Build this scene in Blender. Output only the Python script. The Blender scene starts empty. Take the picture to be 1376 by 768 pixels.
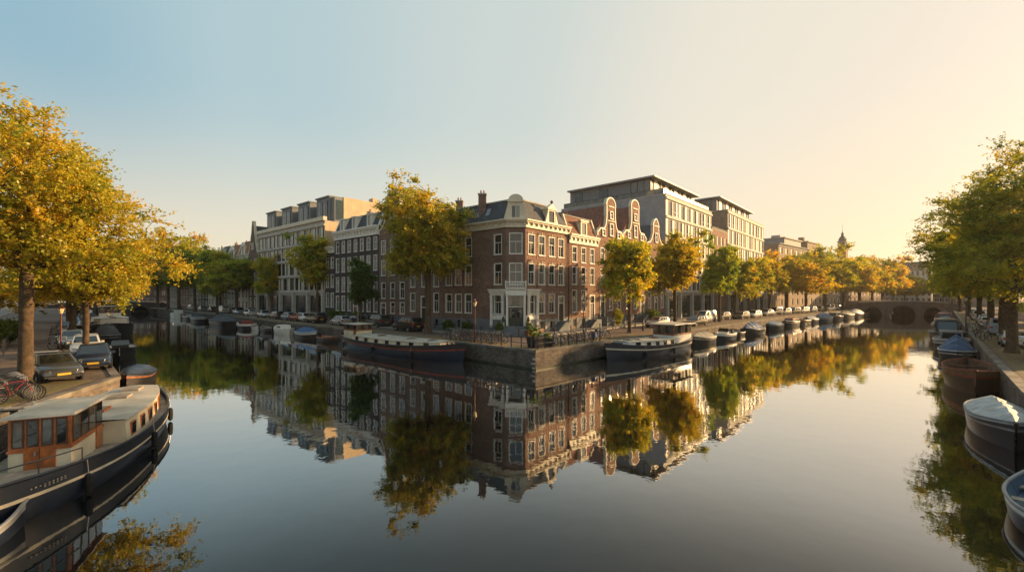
import bpy, bmesh, math, random
import numpy as np
from mathutils import Vector, Matrix
S = bpy.context.scene
C = S.collection
R_ = math.radians
# ------------------------------------------------------------------ camera
FPX, HZ, CAMZ, QZ = 600.0, 395.0, 6.2, 1.57      # focal length in photo pixels, horizon row, eye height, quay height
cam = bpy.data.objects.new('camera', bpy.data.cameras.new('camera'))
C.objects.link(cam); S.camera = cam
cam.location = (0, 0, CAMZ); cam.rotation_euler = (R_(90), 0, 0)
cam.data.sensor_width = 36; cam.data.lens = 36 * FPX / 1376
cam.data.shift_y = (HZ - 384) / 1376
cam.data.clip_end = 6000; cam.data.clip_start = 0.1
# ------------------------------------------------------------------ light
SUN_AZ, SUN_EL = 70.0, 13.0          # azimuth clockwise from +Y (view direction), elevation
w = bpy.data.worlds.new('World'); S.world = w; w.use_nodes = True
nt = w.node_tree; nt.nodes.clear()
def N(t, **k):
    n = nt.nodes.new(t)
    for a, b in k.items(): setattr(n, a, b)
    return n
out = N('ShaderNodeOutputWorld'); bg = N('ShaderNodeBackground'); bg.inputs[1].default_value = 0.10
sky = N('ShaderNodeTexSky'); sky.sky_type = 'NISHITA'; sky.sun_disc = False
sky.sun_elevation = R_(SUN_EL); sky.sun_rotation = R_(SUN_AZ)
sky.air_density = 1.0; sky.dust_density = 3.0; sky.ozone_density = 1.5; sky.altitude = 0
tc = N('ShaderNodeTexCoord')
az = SUN_AZ
dot = N('ShaderNodeVectorMath', operation='DOT_PRODUCT'); dot.inputs[1].default_value = (math.sin(R_(az)), math.cos(R_(az)), 0)
nt.links.new(tc.outputs['Generated'], dot.inputs[0])
r1 = N('ShaderNodeValToRGB'); e = r1.color_ramp.elements       # towards the sun the evening air is cream, away from it pale blue
mr = N('ShaderNodeMapRange'); mr.inputs[1].default_value = -1; mr.inputs[2].default_value = 1
nt.links.new(dot.outputs['Value'], mr.inputs[0]); nt.links.new(mr.outputs[0], r1.inputs[0])
sep = N('ShaderNodeSeparateXYZ'); nt.links.new(tc.outputs['Generated'], sep.inputs[0])
r1.color_ramp.interpolation = 'EASE'
def ramp(r, pts):
    el = r.color_ramp.elements
    while len(el) > 1: el.remove(el[-1])
    el[0].position, el[0].color = pts[0][0], (*pts[0][1], 1)
    for p, c in pts[1:]:
        x = el.new(p); x.color = (*c, 1)
# colour of the air high up / at the horizon, by angle from the sun
ramp(r1, [(0.0, (0.10, 0.18, 0.24)), (0.28, (0.16, 0.255, 0.305)), (0.42, (0.235, 0.31, 0.33)), (0.65, (0.315, 0.35, 0.335)), (0.83, (0.425, 0.398, 0.335)), (0.935, (0.43, 0.385, 0.32)), (1.0, (0.44, 0.39, 0.315))])
r2 = N('ShaderNodeValToRGB'); r2.color_ramp.interpolation = 'EASE'
ramp(r2, [(0.0, (0.40, 0.36, 0.28)), (0.36, (0.51, 0.43, 0.305)), (0.65, (0.53, 0.455, 0.315)), (0.93, (0.51, 0.40, 0.265)), (1.0, (0.55, 0.42, 0.245))])
nt.links.new(mr.outputs[0], r2.inputs[0])
hm = N('ShaderNodeMapRange'); hm.interpolation_type = 'SMOOTHSTEP'
hm.inputs[1].default_value = -0.02; hm.inputs[2].default_value = 0.38
nt.links.new(sep.outputs[2], hm.inputs[0])
mx = N('ShaderNodeMix', data_type='RGBA')
nt.links.new(hm.outputs[0], mx.inputs[0]); nt.links.new(r2.outputs[0], mx.inputs[6]); nt.links.new(r1.outputs[0], mx.inputs[7])
# the physical sky takes part in the mix: Nishita times 1 plus the evening colour of the air
sc = N('ShaderNodeMix', data_type='RGBA'); sc.inputs[0].default_value = 0.94
mul = N('ShaderNodeVectorMath', operation='SCALE'); mul.inputs['Scale'].default_value = 10.0
nt.links.new(mx.outputs[2], mul.inputs[0])
nt.links.new(sky.outputs[0], sc.inputs[6]); nt.links.new(mul.outputs[0], sc.inputs[7])
nt.links.new(sc.outputs[2], bg.inputs[0]); nt.links.new(bg.outputs[0], out.inputs[0])
sun = bpy.data.objects.new('sun', bpy.data.lights.new('sun', 'SUN')); C.objects.link(sun)
sun.data.energy = 5.0; sun.data.angle = R_(0.6); sun.data.color = (1.0, 0.63, 0.29)
sd = Vector((math.sin(R_(SUN_AZ)) * math.cos(R_(SUN_EL)), math.cos(R_(SUN_AZ)) * math.cos(R_(SUN_EL)), math.sin(R_(SUN_EL))))
sun.rotation_euler = sd.to_track_quat('Z', 'Y').to_euler()
sun.location = (60, 20, 60)
S.view_settings.view_transform = 'Standard'; S.view_settings.look = 'None'
S.view_settings.gamma = 1; S.view_settings.exposure = 1.0
S.view_settings.use_curve_mapping = False
S.render.engine = 'CYCLES'
S.cycles.max_bounces = 6; S.cycles.transparent_max_bounces = 8; S.cycles.transmission_bounces = 4
S.cycles.caustics_reflective = False; S.cycles.caustics_refractive = False
S.cycles.use_denoising = True
# ------------------------------------------------------------------ materials
_M = {}
def mat(name, col, rough=0.7, var=0.18, scale=1.5, metal=0.0, bump=0.0, spec=0.4, coord='Object', col2=None, coat=0.0):
    if name in _M: return _M[name]
    m = bpy.data.materials.new(name); m.use_nodes = True; t = m.node_tree; b = t.nodes['Principled BSDF']
    b.inputs['Roughness'].default_value = rough; b.inputs['Metallic'].default_value = metal
    b.inputs['Specular IOR Level'].default_value = spec; b.inputs['Coat Weight'].default_value = coat
    c2 = col2 or tuple(max(0, c * (1 - var * 1.6)) for c in col)
    c1 = tuple(min(1, c * (1 + (0 if col2 else var * .6))) for c in col)
    tc = t.nodes.new('ShaderNodeTexCoord'); no = t.nodes.new('ShaderNodeTexNoise')
    no.inputs['Scale'].default_value = scale; no.inputs['Detail'].default_value = 5; no.inputs['Roughness'].default_value = .65
    t.links.new(tc.outputs[coord], no.inputs['Vector'])
    r = t.nodes.new('ShaderNodeValToRGB'); r.color_ramp.elements[0].position = .32; r.color_ramp.elements[1].position = .68
    r.color_ramp.elements[0].color = (*c2, 1); r.color_ramp.elements[1].color = (*c1, 1)
    t.links.new(no.outputs['Fac'], r.inputs[0]); t.links.new(r.outputs[0], b.inputs['Base Color'])
    if bump:
        bp = t.nodes.new('ShaderNodeBump'); bp.inputs['Strength'].default_value = bump; bp.inputs['Distance'].default_value = .05
        n2 = t.nodes.new('ShaderNodeTexNoise'); n2.inputs['Scale'].default_value = scale * 9; n2.inputs['Detail'].default_value = 4
        t.links.new(tc.outputs[coord], n2.inputs['Vector'])
        t.links.new(n2.outputs['Fac'], bp.inputs['Height']); t.links.new(bp.outputs[0], b.inputs['Normal'])
    _M[name] = m
    return m
def brick(name, col, mortar=(.28, .25, .22), bw=.22, bh=.065, var=.35, rough=.85, wear=.5):
    if name in _M: return _M[name]
    m = bpy.data.materials.new(name); m.use_nodes = True; t = m.node_tree; b = t.nodes['Principled BSDF']
    b.inputs['Roughness'].default_value = rough; b.inputs['Specular IOR Level'].default_value = .25
    uv = t.nodes.new('ShaderNodeUVMap'); br = t.nodes.new('ShaderNodeTexBrick')
    br.inputs['Scale'].default_value = 1; br.inputs['Brick Width'].default_value = bw; br.inputs['Row Height'].default_value = bh
    br.inputs['Mortar Size'].default_value = bh * .1; br.inputs['Bias'].default_value = 0
    br.inputs['Color1'].default_value = (*[min(1, c * (1 + var)) for c in col], 1)
    br.inputs['Color2'].default_value = (*[c * (1 - var) for c in col], 1)
    br.inputs['Mortar'].default_value = (*mortar, 1)
    t.links.new(uv.outputs[0], br.inputs['Vector'])
    no = t.nodes.new('ShaderNodeTexNoise'); no.inputs['Scale'].default_value = .55; no.inputs['Detail'].default_value = 7; no.inputs['Roughness'].default_value = .7
    tc = t.nodes.new('ShaderNodeTexCoord'); t.links.new(tc.outputs['Object'], no.inputs['Vector'])
    mr = t.nodes.new('ShaderNodeMapRange'); mr.inputs[1].default_value = .3; mr.inputs[2].default_value = .7
    mr.inputs[3].default_value = 1 - wear * .7; mr.inputs[4].default_value = 1 + wear * .4
    t.links.new(no.outputs['Fac'], mr.inputs[0])
    ml = t.nodes.new('ShaderNodeMix'); ml.data_type = 'RGBA'; ml.blend_type = 'MULTIPLY'; ml.inputs[0].default_value = 1
    t.links.new(br.outputs['Color'], ml.inputs[6]); t.links.new(mr.outputs[0], ml.inputs[7]); t.links.new(ml.outputs[2], b.inputs['Base Color'])
    bp = t.nodes.new('ShaderNodeBump'); bp.inputs['Strength'].default_value = .4; bp.inputs['Distance'].default_value = .01
    t.links.new(br.outputs['Fac'], bp.inputs['Height']); bp.invert = True; t.links.new(bp.outputs[0], b.inputs['Normal'])
    _M[name] = m
    return m
def glass_mat(name, cols, rough=.04, spec=.7):
    if name in _M: return _M[name]
    m = bpy.data.materials.new(name); m.use_nodes = True; t = m.node_tree; b = t.nodes['Principled BSDF']
    b.inputs['Roughness'].default_value = rough; b.inputs['Specular IOR Level'].default_value = spec; b.inputs['IOR'].default_value = 1.62
    oi = t.nodes.new('ShaderNodeObjectInfo'); r = t.nodes.new('ShaderNodeValToRGB'); r.color_ramp.interpolation = 'CONSTANT'
    el = r.color_ramp.elements
    while len(el) > 1: el.remove(el[-1])
    el[0].color = (*cols[0], 1)
    for i, c in enumerate(cols[1:]): x = el.new((i + 1) / len(cols)); x.color = (*c, 1)
    t.links.new(oi.outputs['Random'], r.inputs[0])
    # curtains: pale vertical folds at the sides of some panes
    uv = t.nodes.new('ShaderNodeTexCoord'); no = t.nodes.new('ShaderNodeTexNoise'); no.inputs['Scale'].default_value = 1.7; no.inputs['Detail'].default_value = 3
    t.links.new(uv.outputs['Object'], no.inputs['Vector'])
    mx = t.nodes.new('ShaderNodeMix'); mx.data_type = 'RGBA'; mx.blend_type = 'MULTIPLY'; mx.inputs[0].default_value = .8
    t.links.new(r.outputs[0], mx.inputs[6]); t.links.new(no.outputs['Fac'], mx.inputs[7]); t.links.new(mx.outputs[2], b.inputs['Base Color'])
    if name == 'window_glass':     # drawn curtains at both sides of about half the windows
        sx = t.nodes.new('ShaderNodeSeparateXYZ'); t.links.new(uv.outputs['Object'], sx.inputs[0])
        def mth(op, a, b2=None):
            q = t.nodes.new('ShaderNodeMath'); q.operation = op
            for k, v in enumerate((a, b2)):
                if v is None: continue
                if hasattr(v, 'links'): t.links.new(v, q.inputs[k])
                else: q.inputs[k].default_value = v
            return q.outputs[0]
        wid = mth('MULTIPLY_ADD', oi.outputs['Random'], .45); wid.node.inputs[2].default_value = .12
        side = mth('GREATER_THAN', mth('ABSOLUTE', sx.outputs[0]), wid); has = mth('GREATER_THAN', mth('FRACT', mth('MULTIPLY', oi.outputs['Random'], 7.3)), .45)
        fold = mth('MULTIPLY_ADD', mth('SINE', mth('MULTIPLY', sx.outputs[0], 55.0)), .25); fold.node.inputs[2].default_value = .75
        cm = t.nodes.new('ShaderNodeMix'); cm.data_type = 'RGBA'; cm.inputs[7].default_value = (.26, .235, .19, 1)
        t.links.new(mth('MULTIPLY', mth('MULTIPLY', side, has), fold), cm.inputs[0]); t.links.new(mx.outputs[2], cm.inputs[6]); t.links.new(cm.outputs[2], b.inputs['Base Color'])
    bp = t.nodes.new('ShaderNodeBump'); bp.inputs['Strength'].default_value = .12; bp.inputs['Distance'].default_value = .08
    t.links.new(no.outputs['Fac'], bp.inputs['Height']); t.links.new(bp.outputs[0], b.inputs['Normal'])
    _M[name] = m
    return m
GLASS = glass_mat('window_glass', [(.02, .025, .03), (.04, .045, .05), (.03, .03, .035), (.20, .18, .15), (.05, .06, .07), (.03, .03, .035), (.10, .09, .08)])
GLASSD = glass_mat('teal_glass', [(.015, .04, .045), (.02, .055, .06), (.012, .03, .035)])
CARGLASS = glass_mat('car_glass', [(.015, .018, .02)], .03)
WHITE = mat('white_paint', (.72, .69, .62), .5, .10, 2.0)
CREAM = mat('cream_paint', (.66, .58, .44), .55, .10, 2.0)
STONE = mat('pale_stone', (.40, .37, .32), .8, .22, 1.2, bump=.2)
BLUESTONE = mat('blue_stone', (.15, .165, .18), .75, .25, 1.5, bump=.2)
DARKGREEN = mat('dark_green_paint', (.015, .03, .025), .35, .2, 3, spec=.6)
BLACK = mat('black_paint', (.015, .015, .017), .4, .2, 3, spec=.5)
SLATE = mat('slate_tiles', (.055, .06, .07), .6, .3, 2.5, bump=.5)
REDTILE = mat('red_roof_tiles', (.22, .085, .05), .8, .35, 2.2, bump=.6)
ORTILE = mat('orange_roof_tiles', (.38, .17, .07), .8, .3, 2.2, bump=.6)
BR_BROWN = brick('brown_brick', (.185, .108, .078), (.2, .17, .15))
BR_RED = brick('red_brick', (.24, .118, .074), (.3, .25, .2))
BR_DARK = brick('dark_brick', (.055, .045, .045), (.10, .09, .08))
BR_TAN = brick('tan_brick', (.30, .20, .13), (.32, .28, .22))
BR_QUAY = brick('quay_brick', (.12, .095, .078), (.20, .18, .16), .30, .10, .4, wear=.9)
PAVE = brick('clinker_paving', (.17, .125, .098), (.09, .075, .06), .21, .07, .3, wear=.6)
SIDEWALK = brick('sidewalk_slabs', (.20, .185, .165), (.12, .11, .10), .3, .3, .12, wear=.5)
ROADM = brick('road_clinkers', (.16, .115, .10), (.09, .075, .06), .21, .10, .2, wear=.45)
CONC = mat('pale_concrete', (.50, .46, .40), .75, .12, .8, bump=.1)
CONCG = mat('grey_render', (.30, .30, .31), .75, .12, .8)
TIMBERCLAD = mat('beige_cladding', (.58, .44, .28), .7, .12, .7)
PANELGREY = mat('grey_panel', (.17, .18, .19), .5, .10, 1.0)
METAL = mat('dark_metal', (.05, .05, .055), .45, .2, 3, metal=.3)
GALV = mat('galvanised_metal', (.32, .32, .33), .4, .15, 4, metal=.6)
RUBBER = mat('black_rubber', (.012, .012, .013), .8, .2, 3)
WOOD = mat('varnished_wood', (.30, .10, .030), .35, .4, 3.5, spec=.6, coat=.3)
WOODD = mat('dark_varnished_wood', (.11, .045, .02), .4, .35, 3.5, spec=.5)
DECKW = mat('weathered_deck', (.30, .26, .21), .75, .25, 2.5)
BARK = mat('tree_bark', (.115, .078, .048), .9, .4, 4, bump=1.0)
HEDGE = mat('hedge_green', (.03, .055, .015), .8, .5, 6, bump=1.0)
# ------------------------------------------------------------------ mesh builder
class MB:
    def __init__(s): s.v = []; s.f = []; s.m = []; s.T = None; s.mats = []
    def at(s, x=0, y=0, a=0, z=0):
        s.T = (x, y, math.cos(a), math.sin(a), z); return s
    def mi(s, m):
        if m not in s.mats: s.mats.append(m)
        return s.mats.index(m)
    def add(s, vs, fs, m):
        k = len(s.v); i = s.mi(m)
        if s.T:
            x0, y0, c, n, z0 = s.T
            vs = [(x0 + c * x - n * y, y0 + n * x + c * y, z + z0) for x, y, z in vs]
        s.v += [tuple(v) for v in vs]; s.f += [tuple(k + j for j in f) for f in fs]; s.m += [i] * len(fs)
        return s
    def box(s, x0, x1, y0, y1, z0, z1, m):
        return s.add([(x0, y0, z0), (x1, y0, z0), (x1, y1, z0), (x0, y1, z0), (x0, y0, z1), (x1, y0, z1), (x1, y1, z1), (x0, y1, z1)],
                     [(0, 3, 2, 1), (4, 5, 6, 7), (0, 1, 5, 4), (1, 2, 6, 5), (2, 3, 7, 6), (3, 0, 4, 7)], m)
    def hexa(s, b, t, m):      # bottom four and top four points, counter-clockwise
        return s.add(list(b) + list(t), [(0, 3, 2, 1), (4, 5, 6, 7), (0, 1, 5, 4), (1, 2, 6, 5), (2, 3, 7, 6), (3, 0, 4, 7)], m)
    def quad(s, a, b, c, d, m): return s.add([a, b, c, d], [(0, 1, 2, 3)], m)
    def prism(s, poly, z0, z1, m, top=True, bot=True, mt=None):
        n = len(poly); vs = [(x, y, z0) for x, y in poly] + [(x, y, z1) for x, y in poly]
        s.add(vs, [(i, (i + 1) % n, n + (i + 1) % n, n + i) for i in range(n)], m)
        if top: s.add([(x, y, z1) for x, y in poly], [tuple(range(n))], mt or m)
        if bot: s.add([(x, y, z0) for x, y in poly], [tuple(reversed(range(n)))], m)
        return s
    def xz(s, poly, y0, y1, m):   # polygon in the facade plane, extruded in depth (y0 front < y1)
        n = len(poly); vs = [(x, y0, z) for x, z in poly] + [(x, y1, z) for x, z in poly]
        return s.add(vs, [tuple(range(n)), tuple(reversed(range(n, 2 * n)))] + [(i, n + i, n + (i + 1) % n, (i + 1) % n) for i in range(n)], m)
    def tube(s, pts, rad, m, n=6, cap=True):
        pts = [Vector(p) for p in pts]
        if not hasattr(rad, '__len__'): rad = [rad] * len(pts)
        vs = []; fs = []
        for i, p in enumerate(pts):
            d = (pts[min(i + 1, len(pts) - 1)] - pts[max(i - 1, 0)]).normalized()
            u = d.cross(Vector((0, 0, 1)) if abs(d.z) < .9 else Vector((1, 0, 0))).normalized(); v = d.cross(u)
            for k in range(n):
                a = 2 * math.pi * k / n; vs.append(p + (u * math.cos(a) + v * math.sin(a)) * rad[i])
        for i in range(len(pts) - 1):
            for k in range(n):
                fs.append((i * n + k, i * n + (k + 1) % n, (i + 1) * n + (k + 1) % n, (i + 1) * n + k))
        if cap: fs += [tuple(range(n)), tuple(reversed(range((len(pts) - 1) * n, len(pts) * n)))]
        return s.add(vs, fs, m)
    def lathe(s, prof, m, n=10, c=(0, 0)):
        vs = []; fs = []
        for r, z in prof:
            for k in range(n):
                a = 2 * math.pi * k / n; vs.append((c[0] + r * math.cos(a), c[1] + r * math.sin(a), z))
        for i in range(len(prof) - 1):
            for k in range(n): fs.append((i * n + k, i * n + (k + 1) % n, (i + 1) * n + (k + 1) % n, (i + 1) * n + k))
        return s.add(vs, fs, m)
    def grid(s, rows, m, close=False):   # rows: list of equal-length point lists
        n = len(rows[0]); vs = [p for r in rows for p in r]; fs = []
        for i in range(len(rows) - 1):
            for k in range(n if close else n - 1): fs.append((i * n + k, i * n + (k + 1) % n, (i + 1) * n + (k + 1) % n, (i + 1) * n + k))
        return s.add(vs, fs, m)
    def mesh(s, name, smooth=False, bevel=0, fix=True):
        me = bpy.data.meshes.new(name); me.from_pydata(s.v, [], s.f)
        for m in s.mats: me.materials.append(m)
        me.polygons.foreach_set('material_index', s.m)
        if bevel or smooth:
            bm = bmesh.new(); bm.from_mesh(me); bmesh.ops.remove_doubles(bm, verts=bm.verts, dist=1e-4)
            if fix: bmesh.ops.recalc_face_normals(bm, faces=bm.faces)
            if bevel:
                ed = [e for e in bm.edges if len(e.link_faces) == 2 and e.calc_face_angle(0) > .5]
                bmesh.ops.bevel(bm, geom=ed, offset=bevel, segments=2, affect='EDGES', profile=.6, clamp_overlap=True)
            bm.to_mesh(me); bm.free()
        if smooth:
            me.polygons.foreach_set('use_smooth', [True] * len(me.polygons))
            try: me.set_sharp_from_angle(angle=R_(38))
            except Exception: pass
        uv = me.uv_layers.new(name='UVMap')
        nl = len(me.loops); co = np.zeros(len(me.vertices) * 3); me.vertices.foreach_get('co', co); co = co.reshape(-1, 3)
        nf = len(me.polygons); nm = np.zeros(nf * 3); me.polygons.foreach_get('normal', nm); nm = nm.reshape(-1, 3)
        li = np.zeros(nl, int); me.loops.foreach_get('vertex_index', li)
        lt = np.zeros(nf, int); me.polygons.foreach_get('loop_total', lt)
        n = np.repeat(nm, lt, axis=0); p = co[li]
        hor = np.abs(n[:, 2]) > .75
        tl = np.hypot(n[:, 0], n[:, 1]) + 1e-9
        u = (p[:, 0] * -n[:, 1] + p[:, 1] * n[:, 0]) / tl; v = p[:, 2] / np.maximum(.3, np.sqrt(1 - np.minimum(.99, n[:, 2] ** 2)))
        u = np.where(hor, p[:, 0], u); v = np.where(hor, p[:, 1], v)
        uv.data.foreach_set('uv', np.stack([u, v], 1).ravel())
        return me
    def build(s, name, parent=None, smooth=False, bevel=0, fix=True):
        return link(name, s.mesh(name, smooth, bevel, fix), parent)
def link(name, data, parent=None, loc=None, rz=0):
    o = bpy.data.objects.new(name, data); C.objects.link(o)
    if parent: o.parent = parent
    if loc: o.location = loc
    if rz: o.rotation_euler = (0, 0, rz)
    return o
def thing(name, label, cat, loc=(0, 0, 0), rz=0, group=None):
    o = bpy.data.objects.new(name, None); C.objects.link(o); o.empty_display_size = .3
    o.location = loc; o.rotation_euler = (0, 0, rz)
    return tag(o, label, cat, group)
def tag(o, label=None, cat=None, group=None, kind=None):
    if label: o['label'] = label
    if cat: o['category'] = cat
    if group: o['group'] = group
    if kind: o['kind'] = kind
    return o
def copy_tree(o, parent=None):
    c = o.copy(); C.objects.link(c); c.parent = parent
    for ch in list(o.children): copy_tree(ch, c)
    return c
def dup(o, label, loc, rz=0, sc=None, group=None):
    c = copy_tree(o); c.location = loc; c.rotation_euler = (0, 0, rz); c['label'] = label
    if sc: c.scale = sc if hasattr(sc, '__len__') else (sc, sc, sc)
    if group: c['group'] = group
    return c
def setmat(root, part, m, slot=0):
    for ch in root.children_recursive:
        if ch.name.split('.')[0] == part:
            ch.material_slots[slot].link = 'OBJECT'; ch.material_slots[slot].material = m
def G(px, py, z=QZ):       # where the ray through a photo pixel meets height z
    Y = (CAMZ - z) * FPX / (py - HZ); return ((px - 688) / FPX * Y, Y)
def AT(px, Y): return ((px - 688) / FPX * Y, Y)
def nrm(x, y):
    l = math.hypot(x, y); return (x / l, y / l)
ORD = ['first', 'second', 'third', 'fourth', 'fifth', 'sixth', 'seventh', 'eighth', 'ninth', 'tenth', 'eleventh', 'twelfth', 'thirteenth', 'fourteenth', 'fifteenth', 'sixteenth']
# ------------------------------------------------------------------ the ground plan
dR = nrm(537 / 600, 1); dL = nrm(-708 / 600, 1)         # directions of the two house rows
P0R = (1.54, 51.3); P0L = (-0.68, 51.3)
aR = math.atan2(dR[1], dR[0]); aL = math.atan2(-dL[1], -dL[0])
QC = (1.9, 36.5)                                        # tip of the quay
quayR = [QC, (21.0, 55.5), (57.0, 92.5), (101.0, 131.0), (190, 215), (420, 440)]
quayL = [QC, (-35.5, 71.5), (-118.6, 149.0), (-260, 280), (-460, 470)]
bankL = [(-9, -30), (-15.2, 2.0), (-19.6, 17.2), (-22.0, 25.0), (-31.2, 34.0), (-147.6, 149.0), (-290, 284), (-500, 480)]
bankR = [(-4, -34), (13.0, 7.5), (24.1, 21.0), (35.1, 32.7), (55.8, 54.5), (124, 125.5), (215, 212), (440, 430)]
def tR(px):
    u = (px - 688) / 600; return (P0R[1] * u - P0R[0]) / (dR[0] - dR[1] * u)
def tL(px):
    u = (px - 688) / 600; return (P0L[0] - P0L[1] * u) / (-dL[0] + dL[1] * u)
def ptR(t, o=0): return (P0R[0] + dR[0] * t + dR[1] * o, P0R[1] + dR[1] * t - dR[0] * o)     # o metres out from the facade to the water
def ptL(t, o=0): return (P0L[0] + dL[0] * t - dL[1] * o, P0L[1] + dL[1] * t + dL[0] * o)
def offs(poly, off, side):
    out = []
    for i, p in enumerate(poly):
        ds = []
        if i > 0: ds.append(nrm(p[0] - poly[i-1][0], p[1] - poly[i-1][1]))
        if i < len(poly) - 1: ds.append(nrm(poly[i+1][0] - p[0], poly[i+1][1] - p[1]))
        n = nrm(sum(d[1] for d in ds) * side, -sum(d[0] for d in ds) * side)
        k = off / max(.3, n[0] * ds[0][1] * side + n[1] * -ds[0][0] * side)
        out.append((p[0] + n[0] * k, p[1] + n[1] * k))
    return out
def on_poly(poly, px, off, side):     # point on a shoreline polyline, off metres out over the water, seen at column px
    u = (px - 688) / 600; q = offs(poly, off, side); best = None
    for (x0, y0), (x1, y1) in zip(q[:-1], q[1:]):
        d = nrm(x1 - x0, y1 - y0); L = math.hypot(x1 - x0, y1 - y0); den = d[0] - d[1] * u
        if abs(den) < 1e-6: continue
        t = (y0 * u - x0) / den; y = y0 + d[1] * t; e = max(0, -t, t - L)
        if y > 2 and (best is None or e < best[0] - 1e-6): best = (e, (x0 + d[0] * t, y), math.atan2(d[1], d[0]))
    return best[1], best[2]
def at_y(poly, Y, off, side):
    q = offs(poly, off, side)
    for (x0, y0), (x1, y1) in zip(q[:-1], q[1:]):
        if y0 <= Y <= y1: return (x0 + (x1 - x0) * (Y - y0) / (y1 - y0), Y), math.atan2(y1 - y0, x1 - x0)
# ------------------------------------------------------------------ setting
def strip(mb, poly, side, o0, o1, z0, z1, m):
    a = offs(poly, o0, side); b = offs(poly, o1, side)
    for i in range(len(poly) - 1):
        p = [a[i], b[i], b[i+1], a[i+1]]
        if side < 0: p.reverse()
        p.reverse()
        mb.prism(p, z0, z1, m)
def struct(name, mb, **k): return tag(mb.build(name, **k), kind='structure')
# water
wm = bpy.data.materials.new('canal_water'); wm.use_nodes = True; t = wm.node_tree; t.nodes.clear()
o_ = t.nodes.new('ShaderNodeOutputMaterial'); mixs = t.nodes.new('ShaderNodeMixShader'); gl = t.nodes.new('ShaderNodeBsdfGlossy')
df = t.nodes.new('ShaderNodeBsdfDiffuse'); df.inputs[0].default_value = (.0025, .004, .005, 1)
gl.inputs['Roughness'].default_value = .018; gl.inputs[0].default_value = (.94, .95, .95, 1)
fr = t.nodes.new('ShaderNodeLayerWeight'); fr.inputs[0].default_value = .5     # still water mirrors strongly at low angles, hardly at all when looked down into
wr = t.nodes.new('ShaderNodeValToRGB'); wr.color_ramp.interpolation = 'B_SPLINE'; ramp(wr, [(0.0, (.02,) * 3), (.40, (.05,) * 3), (.50, (.09,) * 3), (.58, (.20,) * 3), (.66, (.46,) * 3), (.75, (.65,) * 3), (.87, (.93,) * 3), (1.0, (1.0,) * 3)])
tc2 = t.nodes.new('ShaderNodeTexCoord')
n1 = t.nodes.new('ShaderNodeTexNoise'); n1.inputs['Scale'].default_value = .9; n1.inputs['Detail'].default_value = 4; n1.inputs['Roughness'].default_value = .5
n2 = t.nodes.new('ShaderNodeTexNoise'); n2.inputs['Scale'].default_value = .12; n2.inputs['Detail'].default_value = 3
t.links.new(tc2.outputs['Object'], n1.inputs['Vector']); t.links.new(tc2.outputs['Object'], n2.inputs['Vector'])
mm = t.nodes.new('ShaderNodeMath'); mm.operation = 'MULTIPLY'
t.links.new(n1.outputs['Fac'], mm.inputs[0]); t.links.new(n2.outputs['Fac'], mm.inputs[1])
bp = t.nodes.new('ShaderNodeBump'); bp.inputs['Strength'].default_value = .11; bp.inputs['Distance'].default_value = .10
t.links.new(mm.outputs[0], bp.inputs['Height'])
t.links.new(bp.outputs[0], gl.inputs['Normal']); t.links.new(bp.outputs[0], fr.inputs['Normal'])
t.links.new(fr.outputs['Facing'], wr.inputs[0]); t.links.new(wr.outputs[0], mixs.inputs[0]); t.links.new(df.outputs[0], mixs.inputs[1]); t.links.new(gl.outputs[0], mixs.inputs[2])
t.links.new(mixs.outputs[0], o_.inputs[0])
mb = MB(); mb.quad((-1500, -200, 0), (1500, -200, 0), (1500, 1200, 0), (-1500, 1200, 0), wm); struct('water', mb)
GRND = PAVE
def land(name, poly, m):
    mb = MB(); mb.prism(poly, -1, QZ, m, bot=False); return struct(name, mb)
land('ground', quayR + [(420, 1200), (-460, 1200)] + list(reversed(quayL[1:])), PAVE)
land('ground', bankL + [(-500, 1200), (-1500, 1200), (-1500, -30)], PAVE)
land('ground', [(1500, -34), (1500, 1200), (440, 1200)] + list(reversed(bankR)), PAVE)
mb = MB(); mb.box(-3000, 3000, 1199, 4000, 0, QZ - .01, mat('far_ground', (.10, .10, .06), .9)); struct('far_ground', mb)
# roads along the quays and pavements in front of the houses, with kerbs
def road(name, poly, side, o0, o1, dz, m):
    mb = MB(); strip(mb, poly, side, -o1, -o0, QZ - .02, QZ + dz, m); return struct(name, mb)
road('road', quayR[:5], 1, 3.6, 7.2, .004, ROADM)
road('road', quayL[:4], -1, 3.6, 7.2, .008, ROADM)
road('road', bankL[1:7], 1, 6.2, 11.0, .004, ROADM)
road('road', bankR[1:6], -1, 6.8, 11.0, .004, ROADM)
rowR = [ptR(-.6), ptR(115)]; rowL = [ptL(-.6), ptL(160)]
mb = MB(); strip(mb, rowR, 1, 0, 3.0, QZ - .02, QZ + .12, SIDEWALK); struct('pavement', mb)
mb = MB(); strip(mb, rowL, -1, 0, 3.0, QZ - .02, QZ + .121, SIDEWALK); struct('pavement', mb)
mb = MB(); strip(mb, rowR, 1, 3.0, 3.15, QZ - .02, QZ + .13, STONE); strip(mb, rowL, -1, 3.0, 3.15, QZ - .02, QZ + .133, STONE); struct('kerb', mb)
side_l = offs(bankL[1:7], 11.0, -1)
mb = MB(); strip(mb, side_l, -1, 0.15, 4.6, QZ - .02, QZ + .12, SIDEWALK); struct('pavement', mb)
mb = MB(); strip(mb, side_l, -1, 0, .15, QZ - .02, QZ + .13, STONE); struct('kerb', mb)
# grass verge under the left trees
gm = mat('worn_grass', (.16, .15, .045), .95, .5, 2.2, bump=1.0, col2=(.13, .095, .06))
mb = MB(); strip(mb, [(-17.5, 10), (-19.6, 17.2), (-21.9, 24.4)], 1, -5.4, -.8, QZ - .02, QZ + .012, gm); tag(mb.build('grass'), kind='structure')
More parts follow.
